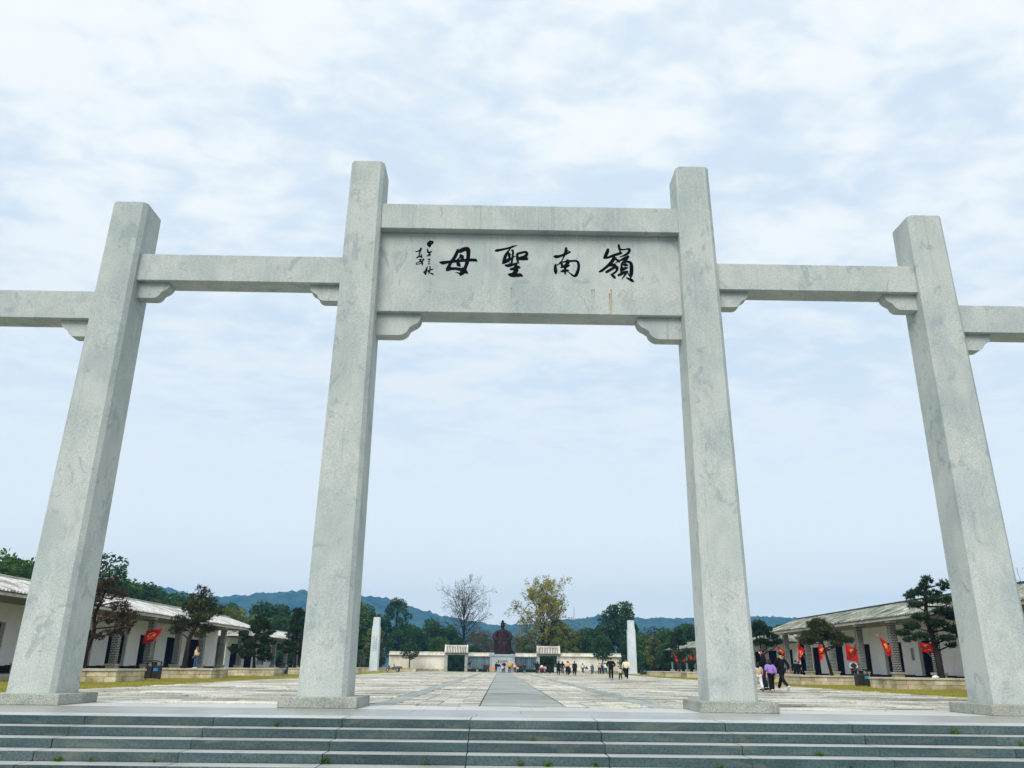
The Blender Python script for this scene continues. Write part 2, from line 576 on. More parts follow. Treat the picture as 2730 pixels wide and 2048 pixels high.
# ------------------------------------------------------------------ plaza paving
plaza = bpy.data.objects.new('plaza_pavement', None); COL.objects.link(plaza); struct(plaza)
m = MB(); m.box(LX0, LX1, PLAT_Y1, 137.0, -0.09, -0.035); m.build('bed', JOINT, plaza)
slabs = []     # x0, x1, y0, y1, kind
WX0, WX1 = -0.93, 1.18
lanes = [(LX0, -3.62, 'o'), (-3.60, -3.05, 'w'), (-3.03, WX0 - .02, 'l'), (WX0, WX1, 'w1'), (WX1 + .02, 3.28, 'l'), (3.30, 3.85, 'w'), (3.87, LX1, 'o')]
for x0, x1, kd in lanes:
    y = PLAT_Y1 + 0.16
    while y < 136.5:
        if kd == 'o':
            d = random.choice((0.34, 0.42, 0.5, 0.6)) * (1 if y < 50 else 1.6)
            x = x0 - random.uniform(0, 0.9)
            while x < x1:
                w = random.uniform(0.9, 1.9) * (1 if y < 50 else 1.7)
                a, b = max(x, x0), min(x + w, x1)
                if b - a > 0.15: slabs.append((a, b, y, y + d, 's'))
                x += w
        elif kd == 'l':
            d = 0.62 if y < 60 else 1.2
            n = 4
            for i in range(n):
                slabs.append((x0 + (x1 - x0) * i / n, x0 + (x1 - x0) * (i + 1) / n, y, y + d, 's'))
        elif kd == 'w1':
            d = 0.75 if y < 60 else 1.5
            slabs.append((x0, x1, y, y + d, 'w'))
        else:
            d = 1.25
            slabs.append((x0, x1, y, y + d, 'w'))
        y += d
def show(s):
    x = (s[0] + s[1]) / 2; y = s[2] + 19.1
    if abs(x + 0.4) > y * 0.7: return 0
    return (s[1] - s[0]) * (s[3] - s[2]) / y ** 3
slabs.sort(key=show, reverse=True)
s_me = MB().cbox(-0.5, 0.5, -0.5, 0.5, -0.06, 0, 0.004).mesh('paving_slab', G_SLAB)
w_me = MB().cbox(-0.5, 0.5, -0.5, 0.5, -0.06, 0, 0.004).mesh('paving_slab', G_WALK)
for a, b, c, d, k in slabs[:300]:
    rough_ = 1.0 if k == 's' else 0.3
    put('paving_slab', s_me if k == 's' else w_me, plaza, ((a + b) / 2, (c + d) / 2, random.uniform(-.028, .008) * rough_),
        (random.uniform(-.010, .010) * rough_, random.uniform(-.004, .004) * rough_, 0), (b - a - 0.016, d - c - 0.024, 1))
for kk, mt in (('s', G_SLAB), ('w', G_WALK)):
    m = MB()
    for a, b, c, d, k in slabs[300:]:
        if k != kk: continue
        g = 0.010; r_ = 1.0 if k == 's' else 0.3
        z0_ = random.uniform(-.018, .008) * r_; z = [z0_ + random.uniform(-.006, .006) * r_ for _ in range(2)]
        zz = (z[0], z[0], z[1], z[1])
        P = [(a + g, c + g), (b - g, c + g), (b - g, d - g), (a + g, d - g)]
        m.add([(p[0], p[1], h) for p, h in zip(P, zz)] + [(p[0], p[1], -0.05) for p in P],
              [(0, 1, 2, 3), (0, 4, 5, 1), (1, 5, 6, 2), (2, 6, 7, 3), (3, 7, 4, 0)])
    stuff(m.build('paving_field', mt, plaza, fix=False))
# slotted drain between platform and plaza
dr = thing('drain_channel', 'narrow slotted stone drain between the pale platform edge and the paving', 'drain', (0, PLAT_Y1 + 0.08, 0))
m = MB(); m.box(LX0, LX1, -0.075, 0.075, -0.05, -0.03); m.build('channel_floor', DARK_METAL, dr)
x = LX0
k = 0
while x < LX1 - 0.6:
    w = random.choice((0.5, 0.9, 1.4))
    if k % 2 == 0:
        MB().cbox(x, min(x + w, LX1), -0.07, 0.07, -0.03, -0.001, 0.004).build('cover_stone', G_PLATW, dr)
    else:
        w = random.choice((0.35, 0.6, 0.9))
        m = MB()
        for q in range(2): m.box(x + .01, x + w - .01, -0.055 + q * 0.075, -0.02 + q * 0.075, -0.03, -0.004)
        m.build('grate', DARK_METAL, dr)
    x += w; k += 1

# ------------------------------------------------------------------ memorial archway
gate = thing('memorial_archway', 'tall grey granite archway of six square pillars with black calligraphy on its central panel', 'archway')
TP = 0.0061
def pillar(x, top, w=1.12, d=1.214, c=0.10):
    m = MB()
    rings = []
    for z, ins in ((0.229, 0), (top - 0.02, 0), (top, 0.02)):
        h = w / 2 - TP * z - ins; y0 = TP * z + ins; y1 = d - TP * z - ins
        rings.append([(x - h + c, y0, z), (x + h - c, y0, z), (x + h, y0 + c, z), (x + h, y1 - c, z), (x + h - c, y1, z), (x - h + c, y1, z), (x - h, y1 - c, z), (x - h, y0 + c, z)])
    m.loft(rings)
    m.build('pillar', G_GATE, gate)
    a, b = -0.347, 1.454; pw = w / 2 + 0.317; mid = 0.62
    m = MB(); m.cbox(x - pw, x + pw, a, mid - 0.004, 0, 0.229, 0.012); m.build('plinth_block', G_PLINTH, gate)
    m = MB(); m.cbox(x - pw + .003, x + pw - .003, mid + 0.004, b, 0, 0.2275, 0.012); m.build('plinth_block', G_PLINTH, gate)
PX = {'E': -17.54, 'A': -11.0, 'B': -4.4605, 'C': 4.8741, 'D': 11.3642, 'F': 17.85}
for kx, top in (('E', 11.6), ('A', 13.055), ('B', 14.55), ('C', 14.55), ('D', 13.055), ('F', 11.6)):
    pillar(PX[kx], top)
def face(kx, side, z):
    return PX[kx] + side * (0.56 - TP * z)
def beam(name, ka, kb, y0, y1, z0, z1, c=0.012):
    m = MB(); m.cbox(face(ka, 1, z0) - 0.02, face(kb, -1, z0) + 0.02, y0, y1, z0, z1, c)
    return m.build(name, G_GATE, gate)
beam('top_beam', 'B', 'C', 0.22, 1.00, 12.43, 13.215)
panel = beam('name_panel', 'B', 'C', 0.475, 0.93, 10.802, 12.428, 0.003)
low_beam = beam('lower_beam', 'B', 'C', 0.46, 1.17, 9.98, 10.80)
for a, b in (('A', 'B'), ('C', 'D')):
    beam('side_beam', a, b, 0.256, 0.912, 10.703, 11.503)
for a, b in (('E', 'A'), ('D', 'F')):
    beam('outer_beam', a, b, 0.256, 0.912, 9.535, 10.339)
def bracket(x, side, ztop, s, y0, y1):
    pts = [(0, 0), (0, -0.63), (0.62, -0.63)]
    for i in range(1, 7):
        a = R(-90 + 80 * i / 6); pts.append((0.62 + 0.28 * math.cos(a), -0.35 + 0.28 * math.sin(a)))
    for i in range(1, 8):
        a = R(-80 + 78 * i / 7); pts.append((0.90 + 0.30 * math.cos(a), -0.06 + 0.28 * math.sin(a)))
    pts.append((1.2, 0))
    m = MB(); m.prism([(x + side * p[0] * s, ztop - 0.002 + p[1] * s) for p in pts], y0, y1)
    m.build('scroll_bracket', G_GATE, gate)
bracket(face('B', 1, 9.9), 1, 9.98, 1.0, 0.62, 1.0); bracket(face('C', -1, 9.9), -1, 9.98, 1.0, 0.62, 1.0)
for ka, kb, zz in (('A', 'B', 10.703), ('C', 'D', 10.703), ('E', 'A', 9.535), ('D', 'F', 9.535)):
    bracket(face(ka, 1, zz), 1, zz, 0.72, 0.42, 0.76); bracket(face(kb, -1, zz), -1, zz, 0.72, 0.42, 0.76)

# brush strokes: (x, z, width) along each stroke, on the plane of the panel
GLYPHS = {'mu':[[(-1.816,11.912,0.049),(-1.837,11.805,0.08),(-1.888,11.678,0.083),(-1.947,11.575,0.083),(-2.005,11.473,0.076),(-2.055,11.339,0.09),(-2.074,11.285,0.09)],[(-2.074,11.285,0.09),(-2.006,11.309,0.083),(-1.896,11.319,0.075),(-1.799,11.313,0.076),(-1.687,11.284,0.09),(-1.596,11.239,0.117),(-1.518,11.187,0.041)],[(-1.797,11.876,0.077),(-1.742,11.877,0.105),(-1.646,11.927,0.105),(-1.548,11.944,0.105),(-1.515,11.882,0.105),(-1.512,11.779,0.094),(-1.515,11.654,0.09),(-1.536,11.528,0.09),(-1.573,11.387,0.083),(-1.618,11.278,0.104),(-1.67,11.184,0.11),(-1.706,11.129,0.055)],[(-1.683,11.153,0.069),(-1.746,11.175,0.041),(-1.857,11.207,0.007)],[(-2.312,11.525,0.014),(-2.277,11.506,0.055),(-2.214,11.496,0.09),(-2.118,11.513,0.076),(-1.98,11.535,0.069),(-1.807,11.558,0.073),(-1.634,11.581,0.073),(-1.461,11.596,0.076),(-1.35,11.598,0.076),(-1.295,11.587,0.069),(-1.259,11.557,0.021)],[(-1.734,11.767,0.028),(-1.716,11.728,0.083),(-1.686,11.682,0.104),(-1.65,11.639,0.042)],[(-1.742,11.673,0.035),(-1.782,11.633,0.031),(-1.822,11.585,0.028)],[(-1.807,11.539,0.049),(-1.791,11.484,0.083),(-1.761,11.43,0.09),(-1.726,11.396,0.028)],[(-1.68,11.37,0.008),(-1.64,11.316,0.041)]],'sheng':[[(-0.76,11.896,0.035),(-0.722,11.908,0.073),(-0.638,11.926,0.066),(-0.485,11.964,0.052),(-0.339,12.011,0.052),(-0.255,12.048,0.045),(-0.144,12.086,0.011)],[(-0.311,12.007,0.01),(-0.352,11.951,0.028),(-0.421,11.847,0.056),(-0.475,11.728,0.077),(-0.501,11.61,0.083),(-0.535,11.523,0.049),(-0.562,11.495,0.01)],[(-0.555,11.499,0.028),(-0.472,11.544,0.062),(-0.39,11.596,0.063),(-0.307,11.66,0.038),(-0.238,11.713,0.024),(-0.162,11.761,0.015)],[(-0.379,11.836,0.035),(-0.361,11.793,0.073),(-0.367,11.738,0.056),(-0.346,11.699,0.049),(-0.384,11.659,0.035),(-0.432,11.611,0.035)],[(-0.317,11.912,0.014),(-0.282,11.929,0.038),(-0.261,11.89,0.049),(-0.266,11.771,0.05),(-0.279,11.645,0.05),(-0.295,11.512,0.045)],[(-0.382,11.557,0.014),(-0.336,11.496,0.028)],[(-0.135,11.829,0.042),(-0.137,11.742,0.059),(-0.137,11.664,0.066),(-0.122,11.601,0.056),(-0.111,11.562,0.017)],[(-0.155,11.805,0.042),(-0.086,11.834,0.056),(0.026,11.867,0.056),(0.102,11.873,0.063),(0.131,11.826,0.066),(0.096,11.754,0.077),(0.02,11.706,0.077),(-0.084,11.68,0.063)],[(-0.105,11.664,0.063),(-0.015,11.666,0.09),(0.062,11.675,0.097),(0.124,11.665,0.077)],[(-0.461,11.447,0.049),(-0.388,11.44,0.08),(-0.305,11.457,0.066),(-0.201,11.498,0.049),(-0.125,11.531,0.038),(-0.076,11.54,0.014)],[(-0.314,11.333,0.055),(-0.248,11.342,0.076),(-0.165,11.382,0.076),(-0.103,11.399,0.069),(-0.068,11.376,0.042)],[(-0.166,11.499,0.042),(-0.176,11.413,0.083),(-0.172,11.32,0.118),(-0.192,11.234,0.097),(-0.246,11.187,0.083)],[(-0.377,11.169,0.035),(-0.322,11.154,0.09),(-0.232,11.148,0.104),(-0.129,11.146,0.09),(-0.053,11.152,0.083),(-0.008,11.129,0.055)]],'nan':[[(1.231,12.029,0.049),(1.233,11.957,0.077),(1.215,11.878,0.07),(1.186,11.806,0.052),(1.15,11.711,0.031),(1.107,11.609,0.028),(1.072,11.561,0.042),(1.016,11.509,0.028),(0.96,11.473,0.028)],[(0.896,11.75,0.042),(0.941,11.747,0.087),(1.025,11.756,0.073),(1.13,11.797,0.056),(1.215,11.842,0.07),(1.306,11.876,0.042),(1.352,11.896,0.028)],[(1.265,11.942,0.021),(1.313,11.923,0.028),(1.352,11.896,0.028)],[(0.929,11.511,0.028),(0.925,11.449,0.062),(0.928,11.356,0.078),(0.934,11.278,0.083),(0.937,11.228,0.055)],[(1.09,11.577,0.049),(1.106,11.515,0.056),(1.113,11.445,0.049),(1.074,11.397,0.014)],[(1.107,11.577,0.031),(1.184,11.586,0.038),(1.268,11.612,0.056),(1.372,11.617,0.052),(1.484,11.623,0.052),(1.553,11.593,0.059),(1.579,11.508,0.063),(1.574,11.399,0.066),(1.548,11.289,0.073),(1.504,11.188,0.076),(1.459,11.148,0.059),(1.393,11.178,0.042),(1.325,11.239,0.028),(1.27,11.288,0.017)],[(1.261,11.658,0.028),(1.288,11.604,0.077),(1.259,11.525,0.077),(1.21,11.462,0.09),(1.126,11.421,0.049),(1.078,11.401,0.021)],[(1.154,11.438,0.049),(1.238,11.455,0.083),(1.314,11.48,0.035)],[(1.203,11.415,0.056),(1.198,11.345,0.052),(1.197,11.252,0.045),(1.193,11.198,0.021)],[(1.083,11.281,0.028),(1.153,11.305,0.073),(1.222,11.314,0.076),(1.299,11.324,0.024)]],'ling':[[(2.414,12.003,0.061),(2.397,11.933,0.084),(2.348,11.82,0.084),(2.315,11.743,0.072)],[(2.3,11.734,0.053),(2.399,11.744,0.057),(2.538,11.807,0.065),(2.677,11.857,0.069),(2.77,11.893,0.069),(2.804,11.898,0.031)],[(2.722,12.152,0.046),(2.731,12.078,0.057),(2.743,12.009,0.054),(2.76,11.923,0.034)],[(2.744,12.035,0.046),(2.812,12.002,0.042),(2.912,12.016,0.031),(2.997,12.027,0.057),(3.022,11.988,0.065),(2.984,11.91,0.065),(2.906,11.844,0.053),(2.805,11.795,0.031),(2.704,11.758,0.008)],[(2.568,11.773,0.069),(2.557,11.696,0.08),(2.493,11.592,0.084),(2.407,11.496,0.072),(2.298,11.397,0.061),(2.212,11.323,0.064),(2.151,11.297,0.03)],[(2.574,11.73,0.046),(2.641,11.689,0.053),(2.7,11.638,0.068),(2.73,11.613,0.03)],[(2.669,11.612,0.027),(2.583,11.564,0.009)],[(2.59,11.756,0.019),(2.658,11.749,0.008)],[(2.43,11.497,0.053),(2.506,11.511,0.076),(2.59,11.517,0.057),(2.638,11.501,0.019)],[(2.351,11.288,0.061),(2.432,11.344,0.064),(2.525,11.405,0.064),(2.602,11.449,0.068),(2.656,11.459,0.046),(2.654,11.391,0.064),(2.613,11.305,0.049),(2.535,11.244,0.045)],[(2.463,11.239,0.019),(2.511,11.193,0.06),(2.569,11.127,0.064),(2.583,11.102,0.03)],[(2.75,11.661,0.038),(2.824,11.701,0.061),(2.902,11.745,0.065),(2.972,11.785,0.061)],[(2.964,11.772,0.061),(2.907,11.685,0.061),(2.836,11.615,0.046),(2.788,11.555,0.046),(2.777,11.461,0.053),(2.77,11.376,0.068),(2.756,11.299,0.038)],[(2.804,11.581,0.03),(2.897,11.616,0.042),(2.988,11.622,0.057),(3.043,11.568,0.072),(3.054,11.466,0.087),(3.05,11.347,0.089),(3.038,11.237,0.083),(3.023,11.144,0.045)],[(2.821,11.525,0.03),(2.886,11.527,0.08),(2.946,11.515,0.038)],[(2.774,11.367,0.083),(2.859,11.411,0.072),(2.947,11.438,0.027)],[(2.685,11.197,0.053),(2.762,11.24,0.068),(2.847,11.292,0.057),(2.939,11.32,0.038)],[(2.916,11.311,0.053),(2.859,11.208,0.045),(2.763,11.063,0.006)],[(2.93,11.294,0.019),(2.99,11.185,0.034)],[(2.882,11.129,0.008),(2.953,11.096,0.045),(3.034,11.051,0.072),(3.085,11.01,0.038)]],'small':[[[(-2.666,12.106,0.035),(-2.598,12.159,0.038),(-2.528,12.152,0.038),(-2.533,12.109,0.042),(-2.594,12.076,0.049),(-2.649,12.051,0.049),(-2.659,12.106,0.035)],[(-2.605,12.167,0.042),(-2.612,12.083,0.077),(-2.609,12.02,0.07),(-2.604,11.98,0.021)]],[[(-2.671,11.931,0.017),(-2.651,11.877,0.035),(-2.645,11.814,0.035),(-2.596,11.822,0.035),(-2.545,11.843,0.028)],[(-2.575,11.815,0.028),(-2.614,11.751,0.028),(-2.657,11.695,0.021)],[(-2.64,11.723,0.028),(-2.565,11.74,0.024)],[(-2.604,11.767,0.028),(-2.604,11.689,0.017)]],[[(-2.641,11.59,0.017),(-2.6,11.599,0.035),(-2.588,11.571,0.028)],[(-2.628,11.532,0.017),(-2.592,11.513,0.028)],[(-2.625,11.461,0.017),(-2.59,11.45,0.028)]],[[(-2.63,11.364,0.021),(-2.659,11.305,0.035),(-2.679,11.227,0.041),(-2.733,11.196,0.024)],[(-2.654,11.274,0.041),(-2.67,11.181,0.034),(-2.67,11.104,0.014)],[(-2.726,11.188,0.021),(-2.674,11.127,0.034)],[(-2.565,11.377,0.024),(-2.564,11.284,0.031),(-2.578,11.198,0.028),(-2.595,11.129,0.014)],[(-2.611,11.244,0.024),(-2.489,11.285,0.024)],[(-2.61,11.229,0.024),(-2.602,11.206,0.021)],[(-2.556,11.168,0.017),(-2.496,11.146,0.034),(-2.456,11.108,0.014)]],[[(-2.846,11.936,0.042),(-2.859,11.857,0.035),(-2.882,11.762,0.028),(-2.889,11.691,0.024)],[(-2.984,11.839,0.024),(-2.918,11.848,0.028),(-2.837,11.905,0.035)],[(-2.942,11.639,0.031),(-2.882,11.683,0.035),(-2.813,11.693,0.024),(-2.837,11.763,0.017)],[(-2.875,11.691,0.035),(-2.8,11.654,0.028)]],[[(-2.877,11.582,0.024),(-2.815,11.591,0.021),(-2.86,11.527,0.028),(-2.825,11.52,0.028)],[(-2.766,11.599,0.031),(-2.751,11.572,0.035),(-2.782,11.56,0.028),(-2.784,11.466,0.031),(-2.784,11.396,0.017)],[(-2.825,11.52,0.035),(-2.9,11.503,0.017),(-2.957,11.463,0.017),(-2.931,11.436,0.021),(-2.863,11.449,0.017),(-2.795,11.482,0.021)]]]}
def spline(pts, sub=5):
    out = []
    n = len(pts)
    for i in range(n - 1):
        p0, p1, p2, p3 = pts[max(i - 1, 0)], pts[i], pts[i + 1], pts[min(i + 2, n - 1)]
        for k in range(sub):
            t = k / sub
            out.append(tuple(0.5 * (2 * b + (c - a) * t + (2 * a - 5 * b + 4 * c - d) * t * t + (3 * b - a - 3 * c + d) * t ** 3) for a, b, c, d in zip(p0, p1, p2, p3)))
    out.append(tuple(pts[-1]))
    return out
def glyph(strokes, name, parent, y, thick=0.006, mat=INK, bold=1.2):
    m = MB()
    for si, st in enumerate(strokes):
        p = spline(st)
        yy = y - thick - si * 0.0004
        n = len(p); L = []; Rr = []
        for i in range(n):
            a, b = p[max(i - 1, 0)], p[min(i + 1, n - 1)]
            dx, dz = b[0] - a[0], b[1] - a[1]
            q = math.hypot(dx, dz) or 1
            w = max(p[i][2] * bold, 0.004) / 2
            L.append((p[i][0] - dz / q * w, p[i][1] + dx / q * w)); Rr.append((p[i][0] + dz / q * w, p[i][1] - dx / q * w))
        vs = []
        for l, r_ in zip(L, Rr):
            vs += [(l[0], yy, l[1]), (r_[0], yy, r_[1]), (l[0], y, l[1]), (r_[0], y, r_[1])]
        fs = []
        for i in range(n - 1):
            a, b = i * 4, i * 4 + 4
            fs += [(a, b, b + 1, a + 1), (a, a + 2, b + 2, b), (a + 1, b + 1, b + 3, a + 3)]
        fs += [(0, 1, 3, 2), (4 * n - 4, 4 * n - 2, 4 * n - 1, 4 * n - 3)]
        m.add(vs, fs)
        for e, w in ((p[0], p[0][2] * bold / 2), (p[-1], p[-1][2] * bold / 2)):       # round brush ends
            if w < 0.012: continue
            m.prism([(e[0] + w * math.cos(2 * math.pi * i / 12), e[1] + w * math.sin(2 * math.pi * i / 12)) for i in range(12)], y, yy - 0.0002)
    return m.build(name, mat, parent, fix=False)
for k in ('mu', 'sheng', 'nan', 'ling'):
    glyph(GLYPHS[k], 'brush_character', panel, 0.4755)
for g in GLYPHS['small']:
    o = glyph(g, 'small_character', panel, 0.4755, 0.004, bold=1.35)
    if len(g) == 3: stuff(o)      # three separate dots
# rust runs below old fixing bolts on the lower beam
for x, z0, z1, w in ((-0.30, 10.40, 10.73, 0.018), (1.93, 10.45, 10.70, 0.014), (1.99, 10.42, 10.72, 0.014), (2.415, 10.02, 10.60, 0.03), (2.46, 10.02, 10.73, 0.02)):
    m = MB()
    m.prism([(x - w / 2, z1), (x + w / 2, z1), (x + w * 0.35, z0), (x - w * 0.3, z0)], 0.4602, 0.4575)
    m.prism([(x + 0.022 * math.cos(a * math.pi / 4), z1 + 0.022 * math.sin(a * math.pi / 4)) for a in range(8)], 0.4602, 0.452)
    m.build('rust_run', RUST, low_beam)
# ------------------------------------------------------------------ courtyard materials
WHITE_WALL = stone('white_plaster', (0.80, 0.80, 0.77), (0.86, 0.86, 0.84), (0.88, 0.88, 0.86), blotch=0.5, fine=9, rough=0.85, spec=0.2, rv=0.03,
                   stretch=(1, 1, 0.5), bump=0.002, speck=0.05)
CREAM_WALL = stone('cream_plaster', (0.66, 0.60, 0.48), (0.78, 0.74, 0.64), (0.83, 0.80, 0.72), blotch=0.5, fine=9, rough=0.9, spec=0.15, rv=0.03,
                   stretch=(1, 1, 0.35), bump=0.003, speck=0.06, stain=(0.42, 0.36, 0.24), stain_amt=0.5, stain_scale=0.35)
BRICK = stone('dark_brick', (0.016, 0.018, 0.016), (0.035, 0.038, 0.034), (0.12, 0.12, 0.105), blotch=1.8, fine=20, rough=0.9, spec=0.1, rv=0.9, speck=0.3)
MORTAR = stone('pale_mortar', (0.52, 0.53, 0.49), (0.66, 0.66, 0.61), (0.74, 0.74, 0.69), blotch=1.5, fine=20, rough=0.9, spec=0.1, rv=0.1)
SANDSTONE = stone('tan_sandstone', (0.34, 0.28, 0.17), (0.52, 0.45, 0.30), (0.63, 0.57, 0.42), blotch=0.9, fine=25, rough=0.85, spec=0.2, rv=0.45, speck=0.25,
                  stain=(0.12, 0.11, 0.075), stain_amt=0.35, stain_scale=0.7)
COPING = stone('coping_stone', (0.36, 0.335, 0.27), (0.46, 0.43, 0.35), (0.54, 0.51, 0.43), blotch=0.9, fine=25, rough=0.8, spec=0.2, rv=0.15)
GREYSTONE = stone('blue_grey_stone', (0.24, 0.30, 0.33), (0.31, 0.37, 0.40), (0.37, 0.43, 0.46), blotch=0.6, fine=25, rough=0.6, spec=0.35, rv=0.12, speck=0.12)
OBELISK = stone('pale_blue_stone', (0.50, 0.56, 0.60), (0.58, 0.645, 0.69), (0.64, 0.70, 0.74), blotch=0.5, fine=25, rough=0.6, spec=0.3, rv=0.03, speck=0.08)
TILE_L = stone('limewashed_tile', (0.30, 0.30, 0.27), (0.60, 0.60, 0.56), (0.70, 0.70, 0.66), blotch=0.7, fine=8, rough=0.85, spec=0.2, rv=0.35, speck=0.3,
               stain=(0.10, 0.11, 0.09), stain_amt=0.45, stain_scale=0.6)
TILE_R = stone('mossy_tile', (0.10, 0.12, 0.09), (0.25, 0.27, 0.22), (0.46, 0.46, 0.41), blotch=0.8, fine=7, rough=0.9, spec=0.15, rv=0.6, speck=0.4,
               stain=(0.06, 0.08, 0.045), stain_amt=0.5, stain_scale=0.7)
TILE_W = stone('white_wall_tile', (0.50, 0.47, 0.38), (0.66, 0.63, 0.54), (0.75, 0.73, 0.65), blotch=0.6, fine=8, rough=0.85, spec=0.2, rv=0.25, speck=0.2)
TILE_D = plain('dark_tile_gap', (0.06, 0.065, 0.06), 0.9, 0.1, 0.3, 4)
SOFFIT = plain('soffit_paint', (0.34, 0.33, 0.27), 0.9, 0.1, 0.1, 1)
DOORWOOD = plain('black_door_wood', (0.006, 0.0055, 0.006), 0.8, 0.04, 0.3, 4)
REDWOOD = plain('dark_red_wood', (0.10, 0.008, 0.010), 0.5, 0.35, 0.25, 3)
BLACKBASE = plain('dark_base', (0.015, 0.014, 0.014), 0.8, 0.2, 0.3, 3)
BRONZE = stone('dark_red_bronze', (0.010, 0.0025, 0.003), (0.022, 0.005, 0.006), (0.040, 0.009, 0.010), blotch=1.4, fine=9, rough=0.6, spec=0.2, rv=0.02, speck=0.3, bump=0.02)
BRONZE2 = plain('black_bronze', (0.012, 0.016, 0.022), 0.5, 0.4, 0.3, 4)

# ------------------------------------------------------------------ galleries
def brick_column_mesh(w=0.42, z0=0.0, z1=3.12, ch=0.105):
    """square shaft of dark bricks standing proud of a pale mortar core, laid in running bond"""
    m = MB()
    h = w / 2
    m.cur = 1
    m.box(-h, h, -h, h, z0, z1)
    m.cur = 0
    n = int((z1 - z0) / ch); ch = (z1 - z0) / n
    j = 0.034; d = 0.008; bl = w / 2
    for r_ in range(n):
        za, zb = z0 + r_ * ch + j / 2, z0 + (r_ + 1) * ch - j / 2
        off = 0 if r_ % 2 == 0 else bl / 2
        for side in range(4):
            t = -h - off
            while t < h - 0.02:
                a, b = max(t + j / 2, -h - d), min(t + bl - j / 2, h + d)
                if b - a > 0.03:
                    o1, o2 = h - 0.01, h + d
                    if side == 0: m.box(a, b, -o2, -o1, za, zb)
                    elif side == 1: m.box(a, b, o1, o2, za, zb)
                    elif side == 2: m.box(-o2, -o1, a, b, za, zb)
                    else: m.box(o1, o2, a, b, za, zb)
                t += bl
    return m.mesh('brick_shaft', [BRICK, MORTAR], fix=False)
SHAFT = brick_column_mesh()
PED = MB().cbox(-0.31, 0.31, -0.31, 0.31, 0, 0.47, 0.015).mesh('column_pedestal', SANDSTONE)
PCAP = MB().cbox(-0.37, 0.37, -0.37, 0.37, 0.472, 0.59, 0.015).mesh('pedestal_cap', COPING)
CCAP = MB().prism([(-0.215, 0), (0.215, 0), (0.28, 0.14), (-0.28, 0.14)], -0.28, 0.28).mesh('column_capital', MORTAR)
LAMP = MB().lathe([(0.26, 0), (0.26, -0.05), (0.18, -0.075), (0.02, -0.08)], n=14).mesh('ceiling_lamp', plain('lamp_cover', (0.16, 0.16, 0.13), 0.5, 0.3, 0.1))

def tile_roof(g, s, Xc, ya, yb, d0, z0, d1, z1, mat, mat2, pitch=0.30, hip0=0.0, hip1=0.0):
    """barrel-tile slope from the eave (d0, z0) to the ridge (d1, z1); s is the outward direction"""
    m = MB()
    def X(d): return Xc + s * d
    m.add([(X(d0), ya, z0), (X(d0), yb, z0), (X(d1), yb - hip1, z1), (X(d1), ya + hip0, z1)] +
          [(X(d0), ya, z0 - .06), (X(d0), yb, z0 - .06), (X(d1), yb - hip1, z1 - .06), (X(d1), ya + hip0, z1 - .06)],
          [(0, 1, 2, 3), (7, 6, 5, 4), (0, 4, 5, 1), (1, 5, 6, 2), (2, 6, 7, 3), (3, 7, 4, 0)])
    m.build('roof_slab', mat2, g)
    m = MB()
    n = int((yb - ya) / pitch)
    sl = math.atan2(z1 - z0, d1 - d0)
    for i in range(n + 1):
        y = ya + (i + 0.5) * (yb - ya) / (n + 1)
        f1 = 1.0
        if hip0 and y < ya + hip0: f1 = (y - ya) / hip0
        if hip1 and y > yb - hip1: f1 = min(f1, (yb - y) / hip1)
        rr = 0.10 + random.uniform(-.006, .006)
        jj = random.uniform(-.012, .012)
        nseg = 3
        rings = []
        for q in range(nseg + 1):
            f = -0.03 + (f1 + 0.03) * q / nseg
            d = d0 + (d1 - d0) * f; z = z0 + (z1 - z0) * f
            rings.append([(X(d - math.sin(sl) * rr * math.sin(a)), y + jj + rr * math.cos(a), z + math.cos(sl) * rr * math.sin(a)) for a in [math.pi * k / 5 for k in range(6)]])
        m.loft(rings)
    stuff(m.build('tile_rows', mat, g))

